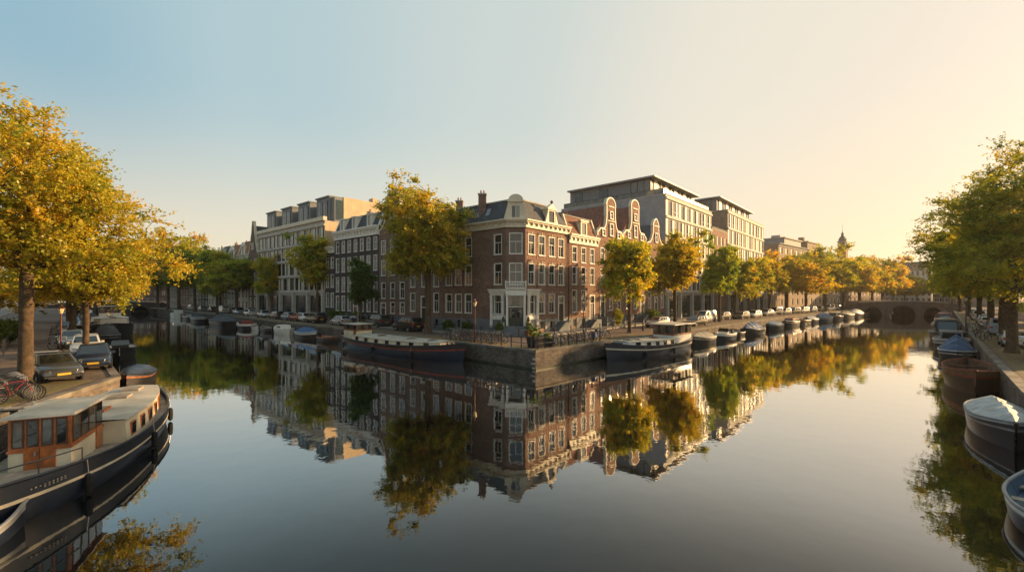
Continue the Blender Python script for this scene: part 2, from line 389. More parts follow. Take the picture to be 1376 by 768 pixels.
# leaves and dust on the quay strips
lm_ = mat('leaf_litter', (.20, .145, .06), .95, .5, 1.6, bump=.8, col2=(.12, .085, .055))
mb = MB(); strip(mb, bankR[1:6], -1, -3.2, -.5, QZ - .02, QZ + .010, lm_); strip(mb, quayR[:4], 1, -2.4, -.5, QZ - .02, QZ + .010, lm_)
strip(mb, quayL[:3], -1, -2.4, -.5, QZ - .02, QZ + .013, lm_); tag(mb.build('ground_litter'), kind='structure')
# quay walls
COPE = mat('worn_coping', (.20, .175, .145), .85, .4, .9, bump=.4)
def quay_wall(poly, side, label, extra=None):
    th = thing('quay_wall', label, 'quay wall', (0, 0, 0))
    mb = MB(); strip(mb, poly, side, -.5, 0.03, -1, QZ - .14, BR_QUAY)
    strip(mb, poly, side, .031, .06, -1, .16, mat('algae_band', (.035, .04, .02), .6, .4, 2))
    mb.build('wall', th)
    mb = MB(); strip(mb, poly, side, -.32, .08, QZ - .14, QZ + .05, COPE); mb.build('coping', th)
    return th
qR = quay_wall(quayR[:5], 1, 'brick quay wall with stone coping below the sunlit house row')
qL = quay_wall(quayL[:4], -1, 'shaded brick quay wall with stone coping below the left house row')
quay_wall(bankL[:7], 1, 'quay wall behind the cream houseboat on the near left bank')
quay_wall(bankR[:6], -1, 'quay wall along the moored boats on the right bank')
mb = MB()
mb.at(QC[0], QC[1], 0)
for i, z in enumerate((.05, .42, .80, 1.12)):
    if i == 3: continue
    for sgn, poly in ((-1, quayL),):
        d = nrm(poly[1][0] - QC[0], poly[1][1] - QC[1]); mb.at(QC[0], QC[1], math.atan2(d[1], d[0]))
        s = .42 if (i % 2) else .26
        y = -.075 if sgn > 0 else .035
        mb.box(-.02 if sgn > 0 else 0, s, y, y + .05, z, z + .17, STONE)
mb.build('corner_stones', qL)
# ------------------------------------------------------------------ windows and facades
_W = {}
def win_meshes(w_, h, kind):
    key = (round(w_, 2), round(h, 2), kind)
    if key in _W: return _W[key]
    f = MB(); g = MB(); fm = WHITE; gm_ = GLASS
    b = .07; y0 = .06; y1 = .14
    if kind in ('modern', 'modern2', 'shop', 'band'): fm = {'modern': METAL, 'modern2': METAL, 'shop': METAL, 'band': METAL}[kind]; b = .06; gm_ = GLASSD if kind in ('shop',) else GLASS
    if kind == 'dark': b = .05; fm = STONE
    hw = w_ / 2
    f.box(-hw, -hw + b, y0, y1, 0, h, fm); f.box(hw - b, hw, y0, y1, 0, h, fm)
    f.box(-hw + b, hw - b, y0, y1, 0, b, fm); f.box(-hw + b, hw - b, y0, y1, h - b, h, fm)
    if kind in ('sash', 'sash2', 'sash0'):
        f.box(-hw - .05, -hw + .02, -.03, y0 - .002, -.02, h + .06, fm); f.box(hw - .02, hw + .05, -.03, y0 - .002, -.02, h + .06, fm)
        f.box(-hw + .02, hw - .02, -.028, y0 - .002, h - .03, h + .06, fm)
        f.box(-hw - .09, hw + .09, -.09, y0 - .002, -.10, -.02, fm)
        zr = h * .60
        f.box(-hw + b, hw - b, y0 + .01, y1 - .01, zr - .035, zr + .035, fm)
        if kind != 'sash0': f.box(-.022, .022, y0 + .02, y1 - .02, b, zr - .035, fm)
        if kind == 'sash2':
            f.box(-.02, .02, y0 + .02, y1 - .02, zr + .035, h - b, fm)
    elif kind == 'modern':
        f.box(-.04, .04, y0 + .01, y1 - .01, b, h - b, fm)
        # a pale sliding shutter panel over half of the opening
        f.box(-hw + b, -.28 * w_, .0, .05, .02, h - .02, CREAM)
    elif kind == 'modern2':
        f.box(-.04, .04, y0 + .01, y1 - .01, b, h - b, fm)
        f.box(.08, hw * .55, .0, .05, .02, h - .02, CREAM)
        f.box(-hw + b, hw - b, .01, .04, .12, .16, METAL); f.box(-hw + b, hw - b, .01, .04, .9, .94, METAL)
    elif kind == 'shop':
        k = max(1, int(w_ / 1.3))
        for i in range(1, k):
            x = -hw + w_ * i / k; f.box(x - .03, x + .03, y0 + .01, y1 - .01, b, h - b, fm)
        f.box(-hw + b, hw - b, y0 + .012, y1 - .012, h * .72, h * .72 + .06, fm)
    elif kind == 'band':
        k = max(2, int(round(w_ / .9)))
        for i in range(1, k):
            x = -hw + w_ * i / k; f.box(x - .035, x + .035, y0 + .01, y1 - .01, b, h - b, fm)
    elif kind == 'shed':   # small square casement
        f.box(-.02, .02, y0 + .02, y1 - .02, b, h - b, fm)
    g.quad((-hw + b * .8, .105, b * .8), (hw - b * .8, .105, b * .8), (hw - b * .8, .105, h - b * .8), (-hw + b * .8, .105, h - b * .8), gm_)
    _W[key] = (f.mesh('window'), g.mesh('pane')); return _W[key]
def add_window(root, x, y, z, a, w_, h, kind, name='window'):
    fm, gmsh = win_meshes(w_, h, kind)
    o = link(name, fm, root, (x, y, z), a); link('pane', gmsh, o); return o
_D = {}
def add_door(root, x, y, z, a, w_, h, m, double=False):
    key = (w_, h, m.name, double)
    if key not in _D:
        f = MB(); hw = w_ / 2
        f.box(-hw - .16, -hw, -.06, .10, 0, h + .16, WHITE); f.box(hw, hw + .16, -.06, .10, 0, h + .16, WHITE)
        f.box(-hw, hw, -.06, .10, h, h + .16, WHITE); hd = min(2.15, h * .74)
        f.box(-hw, hw, -.02, .12, hd, hd + .10, WHITE)
        leaves = [(-hw, -.01), (.01, hw)] if double else [(-hw, hw)]
        for a0, a1 in leaves:
            f.box(a0 + .01, a1 - .01, .05, .11, .0, hd, m)
            f.box(a0 + .12, a1 - .12, .03, .05, .15, .8, m)
            if not double: f.box(a0 + .12, a1 - .12, .03, .05, .95, hd - .15, m)
        f.box(-hw - .2, hw + .2, -.30, .05, -.10, -.001, STONE)
        g = MB(); g.quad((-hw, .10, hd + .1), (hw, .10, hd + .1), (hw, .10, h), (-hw, .10, h), GLASS)
        if double:
            for a0, a1 in leaves: g.quad((a0 + .14, .045, .95), (a1 - .14, .045, .95), (a1 - .14, .045, hd - .15), (a0 + .14, .045, hd - .15), GLASS)
        hb = MB(); hb.tube([(hw * .8 if not double else .08, .02, 1.0), (hw * .8 if not double else .08, -.03, 1.0)], .03, mat('brass', (.5, .35, .12), .3, metal=1))
        _D[key] = (f.mesh('door'), g.mesh('pane'), hb.mesh('handle'))
    d, g, hb = _D[key]
    o = link('door', d, root, (x, y, z), a); link('pane', g, o); link('handle', hb, o); return o
def facade(mb, root, p0, p1, z0, z1, wins, m, rev=.13):
    """wall from p0 to p1 (outside on its right-hand side) with a real opening for every window; wins = (centre, sill z, width, height, kind)"""
    L = math.hypot(p1[0] - p0[0], p1[1] - p0[1]); a = math.atan2(p1[1] - p0[1], p1[0] - p0[0])
    rects = [(c - w_ / 2, c + w_ / 2, z, z + h) for c, z, w_, h, k in wins if w_ > 0]
    xs = sorted({0, L} | {round(v, 4) for r in rects for v in r[:2] if 0 < v < L}); zs = sorted({z0, z1} | {round(v, 4) for r in rects for v in r[2:] if z0 < v < z1})
    mb.at(p0[0], p0[1], a)
    for i in range(len(xs) - 1):
        run = None
        for j in range(len(zs) - 1):
            cx = (xs[i] + xs[i+1]) / 2; cz = (zs[j] + zs[j+1]) / 2
            hole = any(r[0] < cx < r[1] and r[2] < cz < r[3] for r in rects)
            if hole:
                if run is not None: mb.quad((xs[i], 0, run), (xs[i+1], 0, run), (xs[i+1], 0, zs[j]), (xs[i], 0, zs[j]), m); run = None
            elif run is None: run = zs[j]
        if run is not None: mb.quad((xs[i], 0, run), (xs[i+1], 0, run), (xs[i+1], 0, z1), (xs[i], 0, z1), m)
    for x0, x1, za, zb in rects:
        mb.add([(x0, 0, za), (x1, 0, za), (x1, 0, zb), (x0, 0, zb), (x0, rev, za), (x1, rev, za), (x1, rev, zb), (x0, rev, zb)],
               [(0, 1, 5, 4), (1, 2, 6, 5), (2, 3, 7, 6), (3, 0, 4, 7)], m)
    mb.at()
    ca, sa = math.cos(a), math.sin(a)
    for c, z, w_, h, k in wins:
        x, y = p0[0] + ca * c, p0[1] + sa * c
        if k.startswith('door'):
            add_door(root, x, y, z, a, abs(w_), h, {'door': DARKGREEN, 'doorb': BLACK, 'doorw': WOOD, 'doord': DARKGREEN}[k], k == 'doord')
        else: add_window(root, x, y, z, a, w_, h, k)
    return L, a
def run_cornice(mb, p0, p1, z0, z1, out, m, brackets=True, e0=0, e1=0):
    L = math.hypot(p1[0] - p0[0], p1[1] - p0[1]); a = math.atan2(p1[1] - p0[1], p1[0] - p0[0])
    mb.at(p0[0], p0[1], a); h = z1 - z0
    mb.box(-e0 * .3, L + e1 * .3, -out * .3, -.003, z0, z0 + h * .62, m)
    mb.box(-e0 * .7, L + e1 * .7, -out * .7, -.003, z0 + h * .621, z0 + h * .8, m)
    mb.box(-e0, L + e1, -out, -.003, z0 + h * .801, z1, m)
    mb.box(-e0 * .35, L + e1 * .35, -out * .36, -.003, z0 - .08, z0 - .001, m)
    if brackets:
        n = max(2, int(L / .9))
        for i in range(n + 1):
            x = .12 + (L - .24) * i / n; mb.box(x - .07, x + .07, -out * .62, -out * .3 - .002, z0 + h * .28, z0 + h * .615, m)
    mb.at()
def chimney(parent, x, y, z0, z1, w_=.7, m=BR_BROWN, name='chimney'):
    mb = MB(); mb.box(x - w_ / 2, x + w_ / 2, y - w_ * .4, y + w_ * .4, z0, z1, m)
    mb.box(x - w_ / 2 - .07, x + w_ / 2 + .07, y - w_ * .4 - .07, y + w_ * .4 + .07, z1 + .001, z1 + .14, STONE)
    for dx in (-.18, .18): mb.tube([(x + dx, y, z1 + .13), (x + dx, y, z1 + .55)], [.10, .08], ORTILE, 8)
    return mb.build(name, parent)
def dormer(roof, x, y, z, w_, h, dep, a=0, fancy=False, m=WHITE):
    d = MB(); d.at(x, y, a, z); hw = w_ / 2
    d.box(-hw, -hw + .2, 0, dep, 0, h, m); d.box(hw - .2, hw, 0, dep, 0, h, m); d.box(-hw + .2, hw - .2, 0, .12, 0, .22, m); d.box(-hw + .2, hw - .2, 0, dep, h - .15, h, m)
    d.box(-hw + .2, hw - .2, .12, dep, 0, .2, m)
    d.box(-hw - .12, hw + .12, -.12, dep, h + .001, h + .14, m)
    if fancy == 'round':
        d.xz([(-hw - .05, h + .14)] + [(-math.cos(i * math.pi / 10) * hw, h + .14 + math.sin(i * math.pi / 10) * .75) for i in range(11)] + [(hw + .05, h + .14)], -.06, .3, m)
        for s in (-1, 1): d.xz([(s * hw, 0), (s * (hw + .55), 0), (s * (hw + .42), .35), (s * (hw + .1), h * .75), (s * hw, h)][::s], -.04, .18, m)
    elif fancy == 'ped':
        d.xz([(-hw - .15, h + .141), (hw + .15, h + .141), (0, h + .75)], -.10, .4, m)
        for s in (-1, 1): d.xz([(s * hw, 0), (s * (hw + .6), 0), (s * (hw + .45), .3), (s * (hw + .1), h * .7), (s * hw, h * .85)][::s], -.04, .18, m)
        d.lathe([(.02, h + .7), (.12, h + .8), (.2, h + .95), (.14, h + 1.1), (.03, h + 1.2)], BR_BROWN, 8)
    elif fancy == 'flatped':
        d.box(-hw - .35, hw + .35, -.16, .3, h + .141, h + .26, m)
    o = d.build('dormer', roof)
    wf, wp = win_meshes(w_ - .4, h - .37, 'sash0')
    mb2 = MB(); hw2 = hw - .2
    if w_ > 1.6:
        d2 = MB(); d2.at(x, y, a, z); d2.box(-hw2, -hw2 + .22, .05, .095, .22, h - .15, m); d2.box(hw2 - .22, hw2, .05, .095, .22, h - .15, m); d2.box(-.03, .03, .06, .095, .22, h - .15, m); d2.box(-hw2 + .22, hw2 - .22, .055, .094, h - .45, h - .15, m); d2.build('window_frame', roof)
    mb2.at(x, y, a, z); mb2.quad((-hw2, .10, .22), (hw2, .10, .22), (hw2, .10, h - .15), (-hw2, .10, h - .15), GLASS)
    p = mb2.build('pane', o) if roof.parent is None else None
    if p is None:
        # keep to three levels: the glass is a sub-part beside the dormer
        mb2.build('pane', roof)
    return o
def roof_hip(parent, poly, z0, z1, inset, m, mtop, over=0):
    """mansard: sloping sides from poly to its inset copy, flat lead top"""
    n = len(poly); ctr = (sum(p[0] for p in poly) / n, sum(p[1] for p in poly) / n)
    def off_in(poly, k):
        r = []
        for i in range(n):
            p0, p, p1 = poly[i-1], poly[i], poly[(i+1) % n]
            d0 = nrm(p[0]-p0[0], p[1]-p0[1]); d1 = nrm(p1[0]-p[0], p1[1]-p[1])
            nx, ny = -d0[1] - d1[1], d0[0] + d1[0]; l = math.hypot(nx, ny); nx /= l; ny /= l
            kk = k / max(.4, nx * -d0[1] + ny * d0[0]); r.append((p[0] + nx * kk, p[1] + ny * kk))
        return r
    t_ = off_in(poly, inset); mb = MB()
    for i in range(n):
        j = (i + 1) % n; mb.quad((*poly[i], z0), (*poly[j], z0), (*t_[j], z1), (*t_[i], z1), m)
    mb.add([(*p, z1) for p in t_], [tuple(range(n))], mtop)
    b_ = off_in(poly, inset - .12)
    for i in range(n):
        j = (i + 1) % n
        mb.hexa([(*b_[i], z1 - .06), (*b_[j], z1 - .06), (*t_[j], z1 - .06), (*t_[i], z1 - .06)], [(*b_[i], z1 + .10), (*b_[j], z1 + .10), (*t_[j], z1 + .10), (*t_[i], z1 + .10)], mtop)
    return mb.build('roof', parent)
def stoop(root, x, z, n_out, w_=1.3, side=1, m=BLUESTONE):
    """steps up along the front of a house to a door at height z; local facade along x, outside -y"""
    mb = MB(); hgt = z - QZ - .12; k = max(2, round(hgt / .19)); run = .26
    mb.box(x - w_ / 2, x + w_ / 2, -1.15, -.001, QZ, z, m)
    for i in range(k):
        x0 = x + side * (w_ / 2 + run * i); x1 = x0 + side * run
        mb.box(min(x0, x1), max(x0, x1), -1.14, -.002, QZ + .1, z - hgt * (i + 1) / k, m)
    st = mb.build('steps', root)
    mb = MB(); a = (x + side * w_ / 2, -1.1, z + .9); b = (x + side * (w_ / 2 + run * k), -1.1, QZ + 1.0)
    mb.tube([(x - side * w_ / 2, -1.1, z + .9), a, b], .03, METAL)
    for i in range(7):
        f_ = i / 6; mb.tube([(a[0] + (b[0] - a[0]) * f_, -1.1, a[2] + (b[2] - a[2]) * f_), (a[0] + (b[0] - a[0]) * f_, -1.1, a[2] + (b[2] - a[2]) * f_ - .88)], .018, METAL, 4)
    for i in range(3):
        xx = x - side * w_ / 2 + side * w_ * i / 3; mb.tube([(xx, -1.1, z), (xx, -1.1, z + .9)], .018, METAL, 4)
    mb.build('railing', root); return st
def back_walls(mb, W, D, z0, z1, m):
    mb.quad((W, 0, z0), (W, D, z0), (W, D, z1), (W, 0, z1), m); mb.quad((0, D, z0), (0, 0, z0), (0, 0, z1), (0, D, z1), m)
    mb.quad((W, D, z0), (0, D, z0), (0, D, z1), (W, D, z1), m)
# ---------------------------------------------------------------- corner building
def corner_building():
    A = ptL(11.0); B = P0L; Cc = P0R; D = ptR(8.66)
    A2 = (A[0] + 6.4, A[1] + 7.6); D2 = (D[0] - 7.4, D[1] + 6.7)
    r = thing('corner_house', 'big brown brick corner house with white portico and slate mansard roof', 'house', (0, 0, 0))
    wall = MB(); zc = 13.95; zb = 3.75
    # plinth
    rowz = [(10.85, 2.3), (7.35, 2.4), (3.9, 2.3)]
    wl = []
    for t_, ww in ((1.27, 1.15), (6.2, 1.15), (8.0, 1.15), (9.8, 1.15)):
        for i, (z, h) in enumerate(rowz):
            wl.append((11.0 - t_, z, ww, h, 'sash'))
        if t_ > 2: wl.append((11.0 - t_, 2.0, .7, 1.0, 'dark'))
    facade(wall, r, A, B, QZ, zc, wl, BR_BROWN)
    facade(wall, r, B, Cc, QZ, zc, [(1.11, 10.85, 1.45, 2.35, 'sash'), (1.11, 7.3, 1.45, 2.45, 'sash2'), (1.11, 2.55, 1.7, 3.45, 'doord')], BR_BROWN)
    wr = []
    for t_ in (1.1, 3.05, 5.05, 7.0):
        for i, (z, h) in enumerate(rowz):
            if t_ > 6 and i == 2: continue
            wr.append((t_, z, 1.15, h, 'sash'))
    wr += [(7.0, 2.85, -1.0, 3.0, 'doorb'), (3.2, 2.0, .9, .9, 'dark'), (5.1, 2.0, .9, .9, 'dark')]
    wr[-3] = (7.0, 2.85, 1.0, 3.0, 'doorb')
    facade(wall, r, Cc, D, QZ, zc, wr, BR_RED)
    for p, q in ((D, D2), (D2, A2), (A2, A)): facade(wall, r, p, q, QZ, zc, [], BR_BROWN)
    wall.build('wall', r)
    # grey plinth, proud of the wall
    pl = MB()
    for p, q, gaps in ((A, B, [(11 - 9.8, .8), (11 - 8, .8), (11 - 6.2, .8)]), (Cc, D, [(3.2, 1.0), (5.1, 1.0), (7.0, 1.3)])):
        L = math.hypot(q[0]-p[0], q[1]-p[1]); a = math.atan2(q[1]-p[1], q[0]-p[0]); pl.at(p[0], p[1], a); m = BLUESTONE if p is A else STONE
        pl.box(0, L, -.06, -.003, QZ, 1.98, m) if p is A else None
        xs = [0] + [v for c, w_ in sorted(gaps) for v in (c - w_/2, c + w_/2)] + [L]
        for i in range(0, len(xs), 2): pl.box(xs[i], xs[i+1], -.06, -.003, 1.99 if p is A else QZ, 3.1, m)
        for c, w_ in gaps:
            if p is A or c < 6: pl.box(c - w_/2, c + w_/2, -.06, -.003, 3.0 if p is A else 2.92, 3.1, m)
        for i in range(0, len(xs), 2): pl.box(xs[i], xs[i+1], -.09, -.004, 3.101, 3.24, m)
        pl.build('plinth', r); pl = MB()
    co = MB()
    run_cornice(co, A, B, 13.95, 14.8, .55, CREAM, e1=.25); run_cornice(co, B, Cc, 13.95, 14.8, .55, CREAM, e0=.23, e1=.23); run_cornice(co, Cc, D, 13.95, 14.8, .55, CREAM, e0=.25)
    co.build('cornice', r)
    # string courses and arched brick lintels
    sc_ = MB()
    for p, q in ((A, B), (B, Cc), (Cc, D)):
        L = math.hypot(q[0]-p[0], q[1]-p[1]); a = math.atan2(q[1]-p[1], q[0]-p[0]); sc_.at(p[0], p[1], a)
        for z in (6.75, 10.2): sc_.box(0, L, -.035, -.003, z, z + .12, BR_RED if p is Cc else BR_BROWN)
    for t_ in (1.1, 3.05, 5.05, 7.0):
        sc_.at(Cc[0], Cc[1], aR)
        for z in (6.3, 9.87, 13.27):
            if z < 7 and t_ < 2: continue
            sc_.box(t_ - .75, t_ + .75, -.07, -.004, z, z + .16, BR_TAN); sc_.box(t_ - .1, t_ + .1, -.10, -.004, z - .04, z + .24, STONE)
    sc_.at(); sc_.build('string_course', r)
    am = MB(); am.box(-.04, .04, -.05, -.004, 0, .3, METAL); am = am.mesh('wall_anchor')     # iron wall anchors
    for p, q, ts in ((A, B, (.4, 2.1, 3.9, 5.6, 6.8, 8.0, 9.0)), (Cc, D, (.2, 2.1, 4.1, 6.1, 8.0))):
        a = math.atan2(q[1]-p[1], q[0]-p[0])
        for t_ in ts:
            for z in (6.95, 10.4): link('wall_anchor', am, r, (p[0] + math.cos(a) * t_, p[1] + math.sin(a) * t_, z), a)
    # portico
    po = MB()
    for p, q, x0, x1, pil in ((A, B, 8.75, 11.0, (8.75, 10.55)), (B, Cc, 0, 2.22, (.0, 1.97)), (Cc, D, 0, 2.1, (.16, 1.78))):
        a = math.atan2(q[1]-p[1], q[0]-p[0]); po.at(p[0], p[1], a)
        po.box(x0 - .12, x1 + .1, -.42, -.14, 6.32, 6.62, WHITE); po.box(x0 - .2, x1 + .18, -.55, -.14, 6.621, 6.78, WHITE)
        po.box(x0, x1, -.30, -.139, 6.05, 6.319, WHITE)
        for xp in pil:
            w_ = .25 if p is B else .32
            po.box(xp, xp + w_, -.32, -.14, 2.6, 6.049, WHITE); po.box(xp - .04, xp + w_ + .04, -.36, -.14, 2.35, 2.6, STONE)
            po.box(xp - .04, xp + w_ + .04, -.36, -.14, 5.82, 6.048, WHITE)
        if p is not B: po.box(x0, x1, -.14, -.062, 3.25, 3.75, WHITE); po.box(x0, x1, -.139, -.005, 6.3, 6.7, WHITE)
        else: po.box(x0, x1, -.139, -.005, 6.2, 6.78, WHITE)
    po.at(B[0], B[1], 0)
    for s in (0, 2.02): po.box(s, s + .2, -.75, -.33, 2.6, 6.049, WHITE)
    po.box(-.05, 2.27, -.80, -.43, 6.05, 6.6, WHITE)
    po.at(); po.build('portico', r)
    st = MB(); st.at(B[0] + 1.11, B[1], 0)
    st.box(-1.3, 1.3, -.9, -.061, QZ, 2.55, BLUESTONE)
    for i in range(5): st.box(-1.25, 1.25, -.9 - .3 * (i + 1), -.9 - .3 * i, QZ, 2.55 - .165 * (i + 1), BLUESTONE)
    for s in (-1, 1): st.box(s * 1.42 - .16, s * 1.42 + .16, -1.0, -.1, QZ, 3.0, STONE); st.lathe([(.05, 3.0), (.2, 3.15), (.16, 3.5), (.05, 3.65)], METAL, 8, (s * 1.42, -.7))
    st.at(); st.build('steps', r)
    ba = MB(); ba.at(B[0] + 1.11, B[1], 0)
    ba.box(-1.15, 1.15, -.82, -.14, 6.79, 6.93, WHITE); ba.box(-1.15, 1.15, -.82, -.72, 7.55, 7.65, WHITE)
    for i in range(13): ba.box(-1.13 + i * .182, -1.06 + i * .182, -.80, -.74, 6.931, 7.549, WHITE)
    for s in (-1, 1): ba.box(s * 1.15 - .04, s * 1.15 + .04, -.719, -.03, 7.55, 7.65, WHITE); ba.box(s * 1.15 - .06, s * 1.15 + .06, -.84, -.70, 6.931, 7.75, WHITE)
    ba.at(); ba.build('balcony', r)
    poly = [A, B, Cc, D, D2, A2]
    rf = roof_hip(r, poly, 14.8, 17.3, 1.35, SLATE, STONE)
    d = nrm(1, .86)
    dormer(rf, B[0] + 1.11, B[1] - .05, 14.8, 1.75, 2.0, 1.6, 0, 'round', CREAM)
    px, py = ptR(5.0, .02); dormer(rf, px, py, 14.8, 1.5, 1.75, 1.5, aR, 'ped', CREAM)
    for t_ in (4.9, 3.4):
        a_ = ptL(t_, -.45); b_ = ptL(t_, -.95); sk = MB()
        q = [ptL(t_ + .3, -.38), ptL(t_ - .3, -.38), ptL(t_ - .3, -.87), ptL(t_ + .3, -.87)]
        sk.add([(q[0][0], q[0][1], 15.65), (q[1][0], q[1][1], 15.65), (q[2][0], q[2][1], 16.55), (q[3][0], q[3][1], 16.55)], [(0, 1, 2, 3)], GALV); sk.build('skylight', rf)
    x, y = ptL(4.2, -1.3); chimney(rf, x - .6, y, 14.9, 18.4, .95)
    x, y = ptL(9.5, -1.6); chimney(rf, x, y, 15.5, 18.3, .9)
    dp = MB(); x, y = ptR(8.55, .12); dp.tube([(x, y, QZ), (x, y, 13.9)], .06, METAL); dp.build('drainpipe', r)
    mb = MB(); mb.at(P0R[0], P0R[1], aR)
    k = 6
    mb.box(6.35, 7.65, -1.2, -.062, QZ, 2.84, BLUESTONE)
    for i in range(k): mb.box(6.35 - .27 * (i + 1), 6.35 - .27 * i, -1.19, -.092, QZ, 2.84 - 1.2 * (i + 1) / (k + .3), BLUESTONE)
    mb.at(); mb.build('steps', r)
corner_building()
# ---------------------------------------------------------------- terrace houses
def house(label, org, rz, W, D, zc, m, cols, rows, ww, roof, kinds=None, door=None, base=BLUESTONE, cor=CREAM, cor_h=.8, out=.45, kind='sash', gable=None, dorm=(), chim=(), rows_extra=(), roofm=SLATE, rtop=17, steps=None):
    r = thing('canal_house', label, 'house', (org[0], org[1], 0), rz)
    wall = MB(); wins = []
    for i, (z, h) in enumerate(rows):
        for j, c in enumerate(cols):
            if door and i == len(rows) - 1 and j == door[0]: continue
            wins.append((c, z, ww, h, kind))
    if door: wins.append((cols[door[0]], door[1], 1.05, door[2], door[3]))
    for j, c in enumerate(cols):
        if not (door and j == door[0]) and rows[-1][0] > 3.3: wins.append((c, 1.95, .8, 1.0, 'dark'))
    facade(wall, r, (0, 0), (W, 0), QZ, zc, wins, m)
    back_walls(wall, W, D, QZ, zc, m); wall.build('wall', r)
    if rows[-1][0] > 3.3:
        xs = [0]
        ex = sorted([(c, .9) for j, c in enumerate(cols) if not (door and j == door[0])] + ([(cols[door[0]], 1.4)] if door else []))
        for c, w_ in ex: xs += [c - w_/2, c + w_/2]
        xs.append(W)
        for i in range(0, len(xs), 2):
            if xs[i+1] > xs[i]: pl = MB(); pl.box(xs[i], xs[i+1], -.05, -.003, QZ, 3.1, base); pl.build('plinth', r)
    if door and door[1] > 2.1: stoop(r, cols[door[0]], door[1], 1, side=door[4] if len(door) > 4 else -1)
    rf = None
    if gable is None:
        co = MB(); run_cornice(co, (0, 0), (W, 0), zc - .02, zc + cor_h, out, cor); co.build('cornice', r)
        z0 = zc + cor_h - .05; mb = MB()
        if roof == 'flat':
            mb.box(0, W, 0, D, zc, z0, m); mb.box(.15, W - .15, .3, D - .2, z0 + .001, z0 + .06, SLATE); rf = mb.build('roof', r)
        elif roof == 'mansard':
            ins = 1.1
            mb.box(0, W, .0, D, zc, z0, m)
            mb.hexa([(0, .02, z0), (W, .02, z0), (W, D, z0), (0, D, z0)], [(0.02, ins, rtop), (W - .02, ins, rtop), (W - .02, D - ins, rtop), (.02, D - ins, rtop)], roofm)
            mb.box(.0, W, ins - .1, D - ins + .1, rtop + .001, rtop + .12, STONE)
            for s in (0, W - .25): mb.hexa([(s, -.05, z0 + .001), (s + .25, -.05, z0 + .001), (s + .25, .3, z0 + .001), (s, .3, z0 + .001)], [(s, ins - .15, rtop + .14), (s + .25, ins - .15, rtop + .14), (s + .25, ins + .2, rtop + .14), (s, ins + .2, rtop + .14)], cor)
            rf = mb.build('roof', r)
        elif roof == 'pitch':     # ridge parallel to the street
            mb.xz([(0, 0)], 0, 0, roofm) if False else None
            y0, y1 = .05, D
            mb.add([(0, y0, z0), (W, y0, z0), (W, y1, z0), (0, y1, z0), (0, (y0+y1)/2, rtop), (W, (y0+y1)/2, rtop)], [(0, 1, 5, 4), (2, 3, 4, 5), (1, 2, 5), (3, 0, 4)], roofm)
            mb.box(0, W, 0, D, zc, z0 - .001, m); rf = mb.build('roof', r)
        for c, w_, h, fan in dorm: dormer(rf, c, -.02 if roof == 'mansard' else .4, z0, w_, h, 1.6, 0, fan, cor)
    else:
        # ridge runs back from the street behind a shaped gable
        ez = zc; gz = gable['top'] - 1.0; mb = MB(); hw = W / 2
        mb.add([(0, .4, ez), (W, .4, ez), (W, D, ez), (0, D, ez), (hw, .4, gz), (hw, D, gz)], [(0, 4, 5, 3), (1, 2, 5, 4), (0, 1, 4), (2, 3, 5)], roofm)
        rf = mb.build('roof', r)
        pts = gable['pts']                                     # right half outline, from the shoulder up, relative to the centre
        full = [(hw + x, z) for x, z in pts] + [(hw - x, z) for x, z in reversed(pts) if x > .01]
        g = MB(); g.xz([(W, zc), *full, (0, zc)] if pts[0][0] < hw - .01 else full, 0, .4, m)
        go = g.build('gable', r)
        tr = MB(); loop = full
        for (x0, z0_), (x1, z1_) in zip(loop[:-1], loop[1:]):
            dx, dz = x1 - x0, z1_ - z0_; l = math.hypot(dx, dz)
            if l < .02: continue
            nx, nz = dz / l, -dx / l; wd = gable.get('trim', .10)
            tr.xz([(x0 - nx * wd, z0_ - nz * wd), (x0 + nx * .07, z0_ + nz * .07), (x1 + nx * .07, z1_ + nz * .07), (x1 - nx * wd, z1_ - nz * wd)], -.06, .44, CREAM)
        for cx, cz, w2, h2 in gable.get('orn', ()): tr.box(hw + cx - w2/2, hw + cx + w2/2, -.12, .3, cz, cz + h2, CREAM)
        tr.build('gable_trim', r)
        for cx, zz, w2, h2 in gable['win']: add_window(r, hw + cx, -.13, zz, 0, w2, h2, 'sash')
    for x, y, z, w_ in chim: chimney(rf, x, y, z, z + 2.2, w_)
    if steps is not None: pass
    return r
# R row
rows3 = [(10.45, 2.0), (7.5, 2.3), (3.85, 2.85)]
house('three bay red brick house with white dormer beside the corner house', ptR(8.68), aR, 7.1, 11, 12.95, BR_RED, [1.35, 3.5, 5.65], rows3, 1.05, 'mansard',
      door=(2, 2.75, 3.2, 'doorb', -1), dorm=[(3.6, 1.5, 1.9, 'flatped')], cor_h=1.1, out=.5, rtop=16.6, roofm=REDTILE, chim=[(.5, 4, 15.5, .8)])
def neck(top, hw, sh):   # neck gable: shoulders, concave sweep, neck, round head
    nk = 1.25
    return [(hw, sh - .6), (hw, sh), (hw - .25, sh + .05), (hw - .6, sh + .35), (hw - .75, sh + .55), (nk + .75, sh + .6), (nk + .35, sh + 1.0), (nk + .12, sh + 1.7), (nk, sh + 2.4), (nk, top - 1.25),
            (nk + .12, top - 1.2)] + [((nk + .05) * math.cos(i * math.pi / 16), top - 1.05 + 1.05 * math.sin(i * math.pi / 16)) for i in range(1, 8)] + [(0, top)]
gA = ptR(15.8)
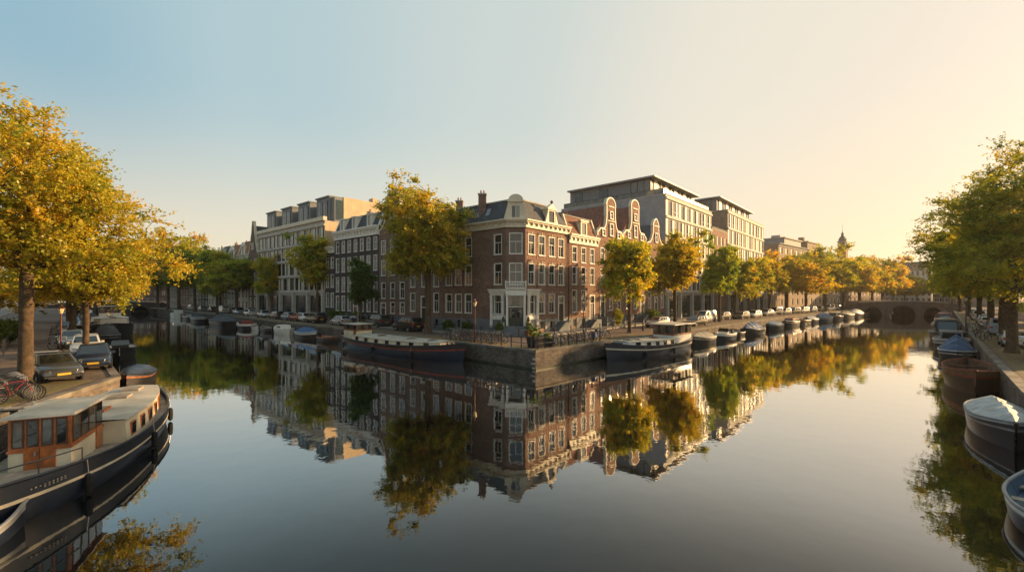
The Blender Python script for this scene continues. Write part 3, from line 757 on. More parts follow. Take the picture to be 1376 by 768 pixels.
house('red brick house with round topped neck gable and stone stoop, nearer of the twin gables', gA, aR, 7.6, 14, 14.6, BR_RED, [1.35, 3.8, 6.25], [(11.0, 1.8), (7.6, 2.2), (3.85, 2.7)], 1.0, 'g',
      door=(0, 2.95, 3.0, 'door', 1), gable=dict(top=20.4, pts=neck(20.4, 3.8, 15.1), win=[(0, 14.8, .95, 1.7), (-2.2, 14.6, .8, .9), (2.2, 14.6, .8, .9), (0, 17.3, .8, 1.0)], orn=[(0, 19.0, 1.6, .12), (0, 16.9, 2.2, .1)]), roofm=REDTILE, chim=[(1.0, 6, 16.0, .8)])
gB = ptR(23.4)
house('red brick house with round topped neck gable, farther of the twin gables', gB, aR, 7.8, 14, 15.0, BR_RED, [1.35, 3.9, 6.4], [(11.3, 1.8), (7.8, 2.2), (3.85, 2.7)], 1.0, 'g',
      door=(2, 2.95, 3.0, 'doorb', -1), gable=dict(top=21.3, pts=neck(21.3, 3.9, 15.6), win=[(0, 15.3, .95, 1.8), (-2.2, 15.0, .8, .9), (2.2, 15.0, .8, .9), (0, 18.0, .8, 1.0)], orn=[(0, 19.8, 1.6, .12), (0, 17.5, 2.2, .1)]), roofm=REDTILE)
gC = ptR(31.2)
house('narrow brick house with small white bell gable against the grey side wall', gC, aR, 7.9, 14, 14.2, BR_RED, [1.4, 3.95, 6.5], [(10.8, 1.8), (7.5, 2.2), (3.85, 2.7)], 1.05, 'g',
      door=(1, 2.6, 3.0, 'doorb', -1), gable=dict(top=19.3, pts=[(3.95, 14.2), (3.95, 14.6), (3.4, 14.9), (2.3, 15.1), (1.6, 15.8), (1.15, 16.8), (1.05, 17.9), (1.2, 18.0), (.9, 18.6), (.4, 19.1), (0, 19.3)], win=[(0, 15.2, .85, 1.5)], orn=[(0, 17.9, 1.9, .12)]), roofm=SLATE)
# L row (local x runs from the far end towards the corner)
def LH(t0, t1, label, zc, m, ncol, rows, **k):
    W = t1 - t0 - .04; o = ptL(t1 - .02)
    cols = [W * (i + .5) / ncol for i in range(ncol)]
    return house(label, o, aL, W, k.pop('D', 10), zc, m, cols, rows, k.pop('ww', 1.05), k.pop('roof', 'mansard'), **k)
LH(11.02, 18.6, 'brown brick house with white framed double door left of the corner house', 13.4, BR_BROWN, 3, [(10.4, 2.0), (7.2, 2.3), (3.85, 2.5)], door=(1, 2.2, 3.6, 'door'), rtop=16.4)
LH(18.6, 25.6, 'brown brick house with white arched bell gable behind the large golden tree', 15.2, BR_BROWN, 3, [(12.2, 2.0), (9.0, 2.2), (5.6, 2.3), (3.4, 1.6)], door=(0, 2.2, 2.6, 'door'), gable=dict(top=21.6, pts=[(3.48, 15.2), (3.48, 15.8), (3.0, 16.0), (2.2, 16.8), (1.8, 18.0), (1.6, 19.4), (1.75, 19.6), (1.5, 20.6), (.9, 21.3), (0, 21.6)], win=[(0, 16.3, .9, 1.7)], trim=.16))
r5 = [(13.1, 1.9), (9.9, 2.3), (6.6, 2.4), (3.5, 2.4)]
LH(25.6, 38.9, 'wide blue black house with white cornice, white window frames and two roof dormers', 15.4, BR_DARK, 7, r5, door=(3, 2.1, 3.4, 'doorw'), dorm=[(2.4, 1.3, 2.0, False), (6.2, 1.3, 2.0, False), (10.6, 1.3, 2.0, False)], cor_h=1.3, cor=WHITE, rtop=18.9, out=.6, ww=.95, chim=[(4.5, 4, 18, .8), (9, 5, 18, .8)])
LH(38.9, 42.2, 'narrow dark house squeezed between the blue black house and the concrete block', 13.4, BR_DARK, 2, [(10.7, 1.8), (7.4, 2.2), (4.0, 2.4)], cor=WHITE, roof='flat', ww=.9, cor_h=1.0)
# ---------------------------------------------------------------- modern blocks
def modern(label, org, rz, W, D, z1, floors, nb, m, msd, gf=6.4, kinds=('modern', 'modern2'), skip=(), wd=.84):
    r = thing('apartment_block', label, 'building', (org[0], org[1], 0), rz)
    wall = MB(); wins = []; bw = W / nb; fh = (z1 - .9 - gf) / floors; rnd = random.Random(int(W * 7 + nb))
    for f_ in range(floors):
        for b in range(nb):
            if (f_, b) in skip: continue
            wins.append((bw * (b + .5), gf + fh * f_ + .55, bw * wd, fh - .62, rnd.choice(kinds)))
    for b in range(nb // 2): wins.append((bw * (2 * b + 1), QZ + .15, bw * 2 * .86, gf - QZ - .55, 'shop'))
    facade(wall, r, (0, 0), (W, 0), QZ, z1, wins, m, rev=.35)
    back_walls(wall, W, D, QZ, z1, msd); wall.build('wall', r)
    sl = MB()
    for f_ in range(floors + 1): sl.box(-.05, W + .05, -.22, -.003, gf + fh * f_ + .06, gf + fh * f_ + .44, m)
    sl.build('floor_slab', r)
    for b in range(0, nb + 1, 2):
        c = MB(); x = min(max(bw * b, .25), W - .25); c.box(x - .22, x + .22, -.5, -.06, QZ + .1, gf + .05, m); c.build('column', r)
    mb = MB(); mb.box(0.01, W - .01, .36, D - .01, z1 - .6, z1 - .35, CONCG); mb.box(-.03, W + .03, -.1, .3, z1 + .001, z1 + .12, m); mb.box(-.03, .28, .301, D, z1 + .001, z1 + .12, m)
    mb.box(W - .25, W + .03, .301, D, z1 + .001, z1 + .12, m); mb.build('roof', r)
    return r
def penthouse(r, x0, x1, y0, y1, z0, z1, over=.9, nb=10):
    ph = MB(); ph.at(0, 0, 0)
    ph.quad((x0, y1, z0), (x0, y0 + 4, z0), (x0, y0 + 4, z1), (x0, y1, z1), PANELGREY)
    ph.quad((x1, y0, z0), (x1, y1, z0), (x1, y1, z1), (x1, y0, z1), PANELGREY); ph.quad((x1, y1, z0), (x0, y1, z0), (x0, y1, z1), (x1, y1, z1), PANELGREY)
    ph.quad((x0, y0, z1 - .01), (x1, y0, z1 - .01), (x1, y1, z1 - .01), (x0, y1, z1 - .01), PANELGREY)
    o = ph.build('penthouse', r)
    h = z1 - z0 - .3; W = x1 - x0
    wm_, gm_ = MB(), MB()
    for i in range(nb + 1):
        x = x0 + W * i / nb; ph2 = .05; wm_.box(x - .07, x + .07, y0 - .05, y0 + .1, z0, z1 - .02, CREAM if i % 2 else METAL)
    for i in range(4): wm_.box(x0 - .05, x0 + .1, y0 + 4 * i / 3 - .05, y0 + 4 * i / 3 + .05, z0, z1 - .02, METAL)
    for i in range(nb):
        if i % 3 == 1: wm_.box(x0 + W * i / nb + .071, x0 + W * (i + 1) / nb - .071, y0 - .02, y0 + .02, z0, z1 - .02, CREAM)
    gm_.quad((x0, y0 + .04, z0), (x1, y0 + .04, z0), (x1, y0 + .04, z1), (x0, y0 + .04, z1), GLASS)
    gm_.quad((x0 + .02, y0 + 4, z0), (x0 + .02, y0, z0), (x0 + .02, y0, z1), (x0 + .02, y0 + 4, z1), GLASS)
    f = wm_.build('window', o); gm_.build('pane', o)
    for y in (y0 + (y1 - y0) * .55, y0 + (y1 - y0) * .88):
        g2 = MB(); g2.box(x0 - .05, x0 + .02, y - 1.0, y + 1.0, z0 + .25, z1 - .5, METAL); g2.quad((x0 - .055, y + .9, z0 + .35), (x0 - .055, y - .9, z0 + .35), (x0 - .055, y - .9, z1 - .6), (x0 - .055, y + .9, z1 - .6), GLASSD); g2.build('window', o)
    rf = MB(); rf.box(x0 - over, x1 + over * .6, y0 - over * 1.3, y1 + .2, z1, z1 + .28, CONCG); rf.box(x0 - over - .02, x1 + over * .6 + .02, y0 - over * 1.3 - .03, y0 - over * 1.3 - .001, z1 + .03, z1 + .25, CREAM)
    rf.box(x0 + W * .3, x0 + W * .5, y0 + 4, y0 + 6, z1 + .281, z1 + .8, GALV); rf.box(x0 + 1, x0 + 2.2, y1 - 5, y1 - 3, z1 + .281, z1 + .7, GALV)
    rf.build('canopy', o)
    return o
def glass_rail(r, pts, z, name='balustrade'):
    mb = MB(); m = glass_mat('rail_glass', [(.42, .42, .38)], .25)
    for (x0, y0), (x1, y1) in zip(pts[:-1], pts[1:]):
        mb.quad((x0, y0, z), (x1, y1, z), (x1, y1, z + 1), (x0, y0, z + 1), m); mb.quad((x1, y1, z), (x0, y0, z), (x0, y0, z + 1), (x1, y1, z + 1), m)
        mb.tube([(x0, y0, z + 1.02), (x1, y1, z + 1.02)], .04, METAL, 4)
        n = max(1, int(math.hypot(x1 - x0, y1 - y0) / 1.5))
        for i in range(n + 1): f_ = i / n; mb.tube([(x0 + (x1 - x0) * f_, y0 + (y1 - y0) * f_, z), (x0 + (x1 - x0) * f_, y0 + (y1 - y0) * f_, z + 1)], .03, METAL, 4)
    return mb.build(name, r)
mB1 = modern('sandstone apartment block with grey penthouse behind the twin gables', ptR(39.25), aR, 24.8, 23, 24.3, 5, 8, CONC, CONCG)
penthouse(mB1, 1.2, 23.5, 3.4, 21.5, 24.0, 27.9, nb=14); glass_rail(mB1, [(.3, 22.5), (.3, .5), (24.4, .5)], 24.42)
mB2 = modern('second sandstone apartment block with set back glass top storey, farther along the row', ptR(75.8), aR, 34.8, 20, 26.6, 5, 10, CONC, BR_TAN)
penthouse(mB2, 1.5, 31, 3.0, 17, 26.4, 30.0, nb=16)
house('low red brick link building between the two sandstone blocks', ptR(64.1), aR, 11.5, 12, 20.8, BR_RED, [1.8, 4.6, 7.4, 10.0], [(17.4, 2.0), (13.8, 2.2), (10.2, 2.2), (6.6, 2.2)], 1.4, 'flat', cor=STONE, cor_h=.4, out=.25, kind='modern')
mB3 = modern('concrete block with four grey boxed rooftop storeys on the left canal', ptL(72.0), aL, 29.7, 20, 19.1, 4, 10, CONC, TIMBERCLAD)
for i in range(4):     # rooftop boxes
    x0 = .6 + i * 7.6; mb = MB()
    mb.box(x0, x0 + 4.9, 1.6, 8, 18.9, 23.8, PANELGREY); mb.box(x0 - .12, x0 + 5.02, 1.35, 8.1, 23.801, 24.05, PANELGREY)
    b = mb.build('roof_box', mB3)
    for k in range(2):
        f = MB(); xx = x0 + .7 + k * 1.9
        f.box(xx - .08, xx + 1.68, 1.48, 1.598, 19.7, 23.2, METAL); f.quad((xx, 1.475, 19.8), (xx + 1.6, 1.475, 19.8), (xx + 1.6, 1.475, 23.1), (xx, 1.475, 23.1), GLASSD); f.box(xx + .76, xx + .84, 1.44, 1.474, 19.8, 23.1, CREAM)
        f.build('window', b)
    if i < 3: mb = MB(); mb.box(x0 + 4.92, x0 + 7.55, 3.2, 8, 18.9, 23.2, mat('blue_grey_panel', (.06, .075, .09), .5)); mb.build('roof_link', mB3)
mb = MB(); mb.box(.1, 29.4, 8.02, 19.8, 18.7, 23.9, TIMBERCLAD); mb.box(26, 27.4, 11, 12.2, 23.901, 25.2, TIMBERCLAD); mb.box(14, 18, 13, 16, 23.901, 24.5, STONE); mb.build('set_back_storey', mB3)
mb = MB(); mb.box(28.31, 29.5, 1.9, 3.59, 18.9, 23.7, PANELGREY); mb.box(29.501, 29.53, 2.1, 3.4, 19.6, 23.2, GLASSD); mb.build('stair_glazing', mB3)
mb = MB(); mb.box(28.31, 29.6, 3.6, 8.01, 18.9, 23.9, TIMBERCLAD); mb.build('cladding', mB3)
mb = MB(); mb.box(-.1, 29.8, -.35, .34, 19.23, 19.9, CREAM); mb.build('parapet', mB3)
# ---------------------------------------------------------------- farther buildings
rnd = random.Random(4)
# left canal beyond the concrete block
t0 = 72.2
h = LH(72.3, 77.6, 'dark brown house with steep gable and tall chimney at the end of the concrete block', 15.0, BR_BROWN, 2, [(12, 2), (9, 2), (6, 2), (3.4, 2)], gable=dict(top=22.5, pts=[(2.63, 15.0), (2.63, 15.3), (2.2, 15.9), (1.9, 16.8), (1.5, 17.6), (1.2, 19), (.8, 20), (.6, 21.5), (.45, 21.6), (.4, 22.4), (0, 22.5)], win=[(0, 16.2, .8, 1.4)]), D=14, chim=[(3.4, 3.5, 21.0, .9)])
far_l = [(77.6, 84.5, 'white plastered house with orange tiled roof and round topped dormer', 14.6, WHITE, 'mansard', ORTILE, 3, 18.4),
         (84.5, 91.5, 'grey house with pale dormers and orange tiled roof, farther along the left canal', 14.0, STONE, 'mansard', ORTILE, 3, 18.0),
         (91.5, 98.5, 'brown brick house with slate roof behind the round green trees', 14.8, BR_BROWN, 'mansard', SLATE, 3, 18.2),
         (98.5, 106, 'pale house with flat cornice deep in the left canal row', 15.0, CREAM, 'flat', SLATE, 3, 17),
         (106, 114, 'dark brick house with flat cornice deep in the left canal row', 14.4, BR_DARK, 'flat', SLATE, 3, 17),
         (114, 124, 'tan brick house deep in the left canal row', 15.5, BR_TAN, 'mansard', SLATE, 4, 18.5),
         (124, 135, 'red brick house next to last before the left bridge', 14.6, BR_RED, 'mansard', REDTILE, 4, 18),
         (135, 146, 'grey plastered house last before the left bridge', 14.0, STONE, 'mansard', SLATE, 4, 17.4)]
for a, b, lb, zc, m, rf, rm, n, rt in far_l:
    LH(a, b, lb, zc, m, n, [(zc - 2.9, 1.9), (zc - 6.1, 2.1), (zc - 9.3, 2.2), (zc - 11.6, 1.6)], roof=rf, roofm=rm, rtop=rt, dorm=[((b - a) * .5, 1.4, 2.0, 'round' if n == 3 else False)] if rf == 'mansard' else (), ww=1.15, cor=WHITE,
       chim=[(1.0, 4, rt - 1, .7)])
# left bank: the pale house at the frame edge and its row
def BH(px_, Y, W, label, zc, m, n, **k):
    x, y = px_, Y; d = nrm(-1.013, 1)
    return house(label, (x, y), math.atan2(d[1], d[0]) , W, 9, zc, m, [W * (i + .5) / n for i in range(n)], [(zc - 2.9, 1.9), (zc - 6.1, 2.1), (zc - 9.3, 2.2), (3.3, 2.0)], 1.1, 'mansard', rtop=zc + 3.5, cor=WHITE, **k)
bx, by = -43.5, 31.5; d_ = nrm(-1.013, 1)
for i, (W, lb, m) in enumerate([(8, 'cream house behind the hedge at the left edge of the picture', CREAM), (7.5, 'brown house glimpsed behind the left trunks', BR_BROWN), (8, 'grey stone house farther behind the left bank trees', STONE),
                             (8, 'red brick house farther behind the left bank trees', BR_RED), (9, 'dark brick house on the left bank near the bridge', BR_DARK), (10, 'tan brick house on the left bank near the bridge', BR_TAN), (12, 'brown brick house beside the left bridge end', BR_BROWN)]):
    # facades face the water: run from far end to near end so the outside is on the right-hand side
    xe, ye = bx + d_[0] * 0, by
    k_ = house(lb, (bx, by), math.atan2(d_[1], d_[0]), W, 9, 13 + i % 3, m, [W * (j + .5) / 3 for j in range(3)], [(9.9 + i % 3, 1.9), (6.8, 2.1), (3.4, 2.2)], 1.1, 'mansard', rtop=16.5 + i % 3, cor=WHITE)
    bx += d_[0] * (W + .04); by += d_[1] * (W + .04)
# behind the right-row trees: low shops, the long block with the spire, the white house at the end of the view
house('low brick shop row behind the parked cars beyond the sandstone blocks', ptR(111.2), aR, 26, 12, 15.5, BR_TAN, [1.8 + 2.8 * i for i in range(9)], [(12.2, 2.2), (8.8, 2.2), (5.6, 2.3), (2.0, 2.7)], 1.7, 'flat', cor=STONE, kind='modern')
def block(label, px0, Y0, px1, Y1, D, zt, m, nb, nf, tower=None, **k):
    a, b = AT(px0, Y0), AT(px1, Y1); W = math.hypot(b[0]-a[0], b[1]-a[1]); rz = math.atan2(b[1]-a[1], b[0]-a[0])
    cols = [W * (i + .5) / nb for i in range(nb)]; fh = (zt - QZ) / nf
    return house(label, a, rz, W, D, zt, m, cols, [(QZ + fh * (nf - 1 - i) + .9, fh * .6) for i in range(nf)], W / nb * .45, k.get('roof', 'flat'), cor=k.get('cor', STONE), cor_h=.9, out=.6, rtop=zt + 4, roofm=k.get('roofm', SLATE), dorm=k.get('dorm', ()), kind='modern')
bl = block('long stepped stone block rising behind the golden trees', 1046, 150, 1128, 200, 18, 22.5, BR_TAN, 14, 6)
mb = MB(); mb.box(12, 30, 2, 14, 23.3, 26.2, CONCG); mb.box(11.6, 30.4, 1.6, 14.4, 26.201, 26.6, STONE); mb.box(38, 52, 2, 12, 23.3, 26.8, BR_TAN); mb.box(37.6, 52.4, 1.6, 12.4, 26.801, 27.2, STONE); mb.box(20, 24, 6, 9, 26.601, 28.4, CONCG); mb.box(44, 46, 5, 7, 27.201, 29.5, BR_TAN)
mb.build('upper_storey', bl)
x, y = AT(1132, 205); tw = thing('clock_tower', 'slender brick tower with small domed spire above the far treetops', 'tower', (x, y, 0), .7)
mb = MB(); mb.box(-1.7, 1.7, -1.7, 1.7, QZ, 26.5, BR_RED); mb.box(-2, 2, -2, 2, 26.501, 27, STONE); mb.build('shaft', tw)
mb = MB()
for sx in (-1, 1):
    for sy in (-1, 1): mb.box(sx * 1.2 - .25, sx * 1.2 + .25, sy * 1.2 - .25, sy * 1.2 + .25, 27.001, 30, STONE)
mb.box(-.8, .8, -.8, .8, 27.001, 30, BR_RED); mb.box(-1.7, 1.7, -1.7, 1.7, 30.001, 30.4, STONE); mb.build('belfry', tw)
mb = MB(); mb.lathe([(1.5, 30.4), (1.6, 31.2), (1.1, 32.3), (.5, 32.9), (.55, 33.8), (.2, 34.6), (.06, 35.2), (.04, 38)], SLATE, 8); mb.build('spire', tw)
block('white stuccoed building closing the view beyond the bridge', 1188, 215, 1252, 200, 14, 17.0, WHITE, 9, 5, roof='mansard', dorm=[(5, 1.6, 2.2, False), (11.5, 1.6, 2.2, False), (18, 1.6, 2.2, False)])
block('pale brick building behind the right bank treetops', 1253, 197, 1300, 170, 14, 16.5, BR_TAN, 6, 4, roof='mansard')
block('brown brick row closing the left canal beyond the bridge', 150, 190, 235, 172, 12, 14.5, BR_BROWN, 9, 4, roof='mansard')
# ---------------------------------------------------------------- bridges
def bridge(label, a, b, wd, zt, arches, m):
    L = math.hypot(b[0]-a[0], b[1]-a[1]); rz = math.atan2(b[1]-a[1], b[0]-a[0]); r = thing('bridge', label, 'bridge', (a[0], a[1], 0), rz)
    mb = MB(); under = []       # outline with arch openings, extruded across the width
    top = [(L, zt - .9), (L + 6, QZ - .2), (L + 6, -1)]
    def camber(x): return zt - .4 * ((2 * x / L - 1) ** 2)
    pts = [(-6, -1)]
    for c, w_, hh in arches:
        pts += [(c - w_/2, -1), (c - w_/2, .25)] + [(c - w_/2 * math.cos(i * math.pi / 10), .25 + hh * math.sin(i * math.pi / 10)) for i in range(1, 10)] + [(c + w_/2, .25), (c + w_/2, -1)]
    pts += [(L + 6, -1), (L + 6, QZ + .2)]; pts += [(L * i / 10, camber(L * i / 10)) for i in range(10, -1, -1)]; pts += [(-6, QZ + .2)]
    mb.xz(pts, 0, wd, m); mb.build('span', r)
    mb = MB()
    for i in range(10):
        x0, x1 = L * i / 10, L * (i + 1) / 10
        for y in (-.12, wd - .2): mb.hexa([(x0, y, camber(x0) - .25), (x1, y, camber(x1) - .25), (x1, y + .32, camber(x1) - .25), (x0, y + .32, camber(x0) - .25)], [(x0, y, camber(x0) + .06), (x1, y, camber(x1) + .06), (x1, y + .32, camber(x1) + .06), (x0, y + .32, camber(x0) + .06)], STONE)
    mb.build('coping', r); mb = MB()
    for y in (.05, wd - .05):
        n = int(L / 1.2)
        for i in range(n + 1): x = L * i / n; mb.tube([(x, y, camber(x)), (x, y, camber(x) + 1.0)], .045, METAL, 4)
        for z in (.5, 1.0): mb.tube([(L * i / 10, y, camber(L * i / 10) + z) for i in range(11)], .04, METAL if z < 1 else GALV, 4)
    mb.build('railing', r); return r
bridge('low brick bridge with three arches crossing the right canal', (101.5, 130.5), (124, 127), 9, 4.3, [(3.6, 4.6, 2.2), (11.2, 6.6, 2.7), (19, 4.6, 2.2)], BR_BROWN)
bridge('dark shaded arch bridge at the end of the left canal', (-147, 146), (-117, 149), 9, 3.9, [(5, 5.5, 1.9), (14, 8, 2.2), (23.5, 5.5, 1.9)], BR_DARK)
# ---------------------------------------------------------------- trees
lf = bpy.data.materials.new('autumn_leaves'); lf.use_nodes = True; t = lf.node_tree; t.nodes.clear()
o_ = t.nodes.new('ShaderNodeOutputMaterial'); at_ = t.nodes.new('ShaderNodeAttribute'); at_.attribute_name = 'tint'
rp = t.nodes.new('ShaderNodeValToRGB'); ramp(rp, [(0.0, (.09, .14, .016)), (.35, (.27, .31, .024)), (.65, (.49, .415, .030)), (1.0, (.61, .39, .034))])
t.links.new(at_.outputs['Fac'], rp.inputs[0])
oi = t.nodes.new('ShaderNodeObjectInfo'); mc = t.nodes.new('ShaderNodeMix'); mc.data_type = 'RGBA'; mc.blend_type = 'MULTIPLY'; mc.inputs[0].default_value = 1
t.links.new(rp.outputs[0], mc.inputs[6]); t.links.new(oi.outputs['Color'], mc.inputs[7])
d1 = t.nodes.new('ShaderNodeBsdfDiffuse'); d2 = t.nodes.new('ShaderNodeBsdfTranslucent'); g1 = t.nodes.new('ShaderNodeBsdfGlossy'); g1.inputs['Roughness'].default_value = .45; g1.inputs[0].default_value = (.6, .6, .5, 1)
sc2 = t.nodes.new('ShaderNodeMix'); sc2.data_type = 'RGBA'; sc2.blend_type = 'MULTIPLY'; sc2.inputs[0].default_value = 1; sc2.inputs[7].default_value = (1.5, 1.35, .7, 1)
t.links.new(mc.outputs[2], sc2.inputs[6])
t.links.new(mc.outputs[2], d1.inputs[0]); t.links.new(sc2.outputs[2], d2.inputs[0])
m1 = t.nodes.new('ShaderNodeMixShader'); m1.inputs[0].default_value = .55; m2 = t.nodes.new('ShaderNodeMixShader'); m2.inputs[0].default_value = .05
t.links.new(d1.outputs[0], m1.inputs[1]); t.links.new(d2.outputs[0], m1.inputs[2]); t.links.new(m1.outputs[0], m2.inputs[1]); t.links.new(g1.outputs[0], m2.inputs[2]); t.links.new(m2.outputs[0], o_.inputs[0])
def crown_mesh(rng, P, dirs, nl, size, tint0, spread, twig, name='crown'):
    """leaf-sized folded faces set along twigs that radiate from each branch end"""
    n = len(P); T = twig
    k = nl * T * n
    ci = np.repeat(np.arange(n), nl * T)
    td = dirs[:, None, :] * .75 + rng.normal(0, .62, (n, T, 3)); td[..., 2] *= .7; td /= np.linalg.norm(td, axis=2, keepdims=True) + 1e-6
    tl = spread * rng.uniform(.45, 1.15, (n, T))
    frac = rng.uniform(.05, 1, (n, T, nl))
    pos = P[:, None, None, :] + td[:, :, None, :] * (tl[:, :, None, None] * frac[..., None])
    pos[..., 2] -= (frac ** 2) * .12 * spread
    pos = pos.reshape(-1, 3) + rng.normal(0, size * .7, (k, 3))
    a = rng.normal(0, 1, (k, 3)); a[:, 2] *= .55; a /= np.linalg.norm(a, axis=1, keepdims=True)
    b = rng.normal(0, 1, (k, 3)); b -= a * (a * b).sum(1, keepdims=True); b /= np.linalg.norm(b, axis=1, keepdims=True)
    nn = np.cross(a, b); s = size * rng.uniform(.6, 1.3, (k, 1))
    v = np.empty((k, 4, 3)); v[:, 0] = pos - a * s; v[:, 1] = pos + b * s * .62 + nn * s * .18; v[:, 2] = pos + a * s; v[:, 3] = pos - b * s * .62 + nn * s * .18
    me = bpy.data.meshes.new(name); me.vertices.add(k * 4); me.vertices.foreach_set('co', v.astype(np.float32).ravel())
    me.loops.add(k * 4); me.loops.foreach_set('vertex_index', np.arange(k * 4, dtype=np.int32)); me.polygons.add(k)
    me.polygons.foreach_set('loop_start', np.arange(0, k * 4, 4, dtype=np.int32))
    try: me.polygons.foreach_set('loop_total', np.full(k, 4, dtype=np.int32))
    except Exception: pass
    me.update(calc_edges=True)
    ct = rng.normal(0, .16, n)
    ti = np.clip(tint0 + ct[ci] + rng.normal(0, .13, k), 0, 1)
    at = me.attributes.new('tint', 'FLOAT', 'FACE'); at.data.foreach_set('value', ti.astype(np.float32))
    me.materials.append(lf); return me
def tree_meshes(seed, H, Rr, z0, tr, ncl, twig, nl, leaf, tint=.5, lean=(0, 0), inner=.35, cs=None, env=None, low=.6, squash=.5, fork=None, bark=BARK):
    rng = np.random.default_rng(seed); rd = random.Random(seed)
    hc = (H - z0) / 2; zc_ = z0 + hc * (2 * squash)
    lob = [(rng.normal(size=3), rng.uniform(.15, .38)) for _ in range(9)]
    lob = [(l / np.linalg.norm(l), a) for l, a in lob]
    P = []
    while len(P) < ncl:
        d = rng.normal(size=3); d /= np.linalg.norm(d)
        r = 1.0 + sum(a * max(0, d @ l - .72) / .28 - .06 for l, a in lob)
        f = rng.uniform(inner ** 2.2, 1) ** (1 / 2.2)
        vs = (H - zc_) if d[2] > 0 else (zc_ - z0)
        p = np.array([d[0] * Rr, d[1] * Rr, d[2] * vs]) * f * r * .88
        p[:2] *= 1 + (.45 if d[2] > 0 else low) * abs(d[2]) ** 1.5
        p += np.array([lean[0] * (.3 + .7 * f), lean[1] * (.3 + .7 * f), zc_])
        if p[2] < z0 or p[2] > H: continue
        if env and not env(p): continue
        if P and len(P) < ncl * .8 and min(((q - p) ** 2).sum() for q in P[-60:]) < (Rr * .09) ** 2: continue
        P.append(p)
    P = np.array(P); cen = np.array([lean[0] * .4, lean[1] * .4, zc_ - (H - z0) * .1])
    D = P - cen; D /= np.linalg.norm(D, axis=1, keepdims=True) + 1e-6
    # branches: each leaf cluster hooks on to the nearest limb that is nearer the trunk
    th = z0 + (H - z0) * .55; fz = fork or z0 * .95
    nodes = [np.array([0., 0, 0])]; par = [-1]
    ns = 14
    wob = [rd.uniform(-1, 1) for _ in range(4)]
    for i in range(1, ns):
        f = (i / (ns - 1)) ** 1.35; z = f * th; w_ = max(0, (z - fz) / (th - fz + .01))
        nodes.append(np.array([.10 * tr * 4 * math.sin(f * 7 + wob[0] * 3) * f + lean[0] * .5 * w_ + rd.uniform(-.02, .02) * H * .4 * w_, lean[1] * .5 * w_ + rd.uniform(-.02, .02) * H * .4 * w_, z])); par.append(i - 1)
    order = np.argsort(((P - nodes[8]) ** 2).sum(1)); leafidx = []
    for i in order:
        p = P[i]; A = np.array(nodes); dd = np.linalg.norm(A - p, axis=1) + np.maximum(0, A[:, 2] - p[2] + .3) * 1.5 + np.where(A[:, 2] < fz * .9, 50, 0)
        dd += .25 * np.linalg.norm(A - cen, axis=1)
        j = int(np.argmin(dd)); q = nodes[j]; L = np.linalg.norm(p - q)
        if L > 1.2:
            k = 2 if L < 3 else 3
            for s in range(1, k):
                f = s / k; m_ = q + (p - q) * f; m_ = m_ + rng.normal(0, .05 * L, 3) + np.array([0, 0, .10 * L * math.sin(math.pi * f)]); nodes.append(m_); par.append(j); j = len(nodes) - 1
        nodes.append(p); par.append(j); leafidx.append(len(nodes) - 1)
    cnt = np.zeros(len(nodes))
    for i in leafidx: cnt[i] += 1
    for i in range(len(nodes) - 1, 0, -1): cnt[par[i]] += cnt[i]
    tot = cnt[0]; rad = tr * (np.maximum(cnt, 1) / tot) ** .48; rad = np.maximum(rad, .018)
    for i in range(ns):
        rad[i] = max(rad[i], tr * (1 - .42 * i / (ns - 1)) if nodes[i][2] <= fz * 1.1 else rad[i])
    rad[0] *= 1.5; rad[1] *= 1.22; rad[2] *= 1.06
    for i in range(3, ns): rad[i] *= 1 + .07 * math.sin(i * 2.1 + wob[1] * 3)
    mb = MB()
    for i in range(1, len(nodes)):
        j = par[i]; r0 = min(rad[j], rad[i] * 1.35); n = 10 if rad[i] > tr * .3 else (6 if rad[i] > .06 else 4)
        if i < ns: r0 = rad[j]
        mb.tube([nodes[j], nodes[i]], [r0, rad[i]], bark, n, cap=False)
    tm = mb.mesh('trunk', smooth=False); tm.polygons.foreach_set('use_smooth', [True] * len(tm.polygons))
    cm = crown_mesh(rng, P, D, nl, leaf, tint, cs or Rr * .22, twig)
    return tm, cm
def tree(label, x, y, meshes, rz=0, sc=(1, 1, 1), color=(1, 1, 1), group='canal side trees', cat='tree'):
    r = thing('tree', label, cat, (x, y, QZ), rz, group); r.scale = sc
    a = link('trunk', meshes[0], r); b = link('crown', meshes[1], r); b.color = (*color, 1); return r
big_l = tree_meshes(11, 18.4, 7.3, 2.6, .27, 640, 12, 14, .078, .60, lean=(-.2, .8), inner=.25, cs=1.35, squash=.36, fork=3.4, low=.9)
x, y = G(34, 519); tree('largest golden tree on the near left bank, its thick trunk beside the grey hatchback', x, y, big_l, 0.4)
second = tree_meshes(12, 10.8, 4.9, 2.4, .19, 320, 12, 14, .092, .58, low=.6, lean=(.3, 0), inner=.25, cs=1.15, squash=.45)
x, y = G(115, 480); tree('leaning golden tree reaching over the water behind the dark blue car', x, y, second, 0)
centre = tree_meshes(13, 18.6, 5.7, 2.6, .30, 480, 12, 16, .105, .52, inner=.2, cs=1.2, squash=.42)
tree('tall golden tree in front of the houses, above the middle barge', -9.9, 52.6, centre, 2.0, (1.22, 1.22, 1.07), color=(1.0, .97, 1))
near_r = tree_meshes(14, 20.6, 6.9, 2.6, .33, 720, 12, 15, .085, .46, lean=(-.5, -.3), inner=.25, cs=1.35, low=.9, squash=.36)
x, y = G(1360, 474); tree('large tree on the right bank with branches hanging over the moored barges', x, y, near_r, 0.3, color=(.9, .95, .9))
tree('tall tree at the right edge of the picture reaching into the frame', 40.5, 22.5, near_r, 2.6, (1.0, 1.0, 1.12), (.85, .92, .9))
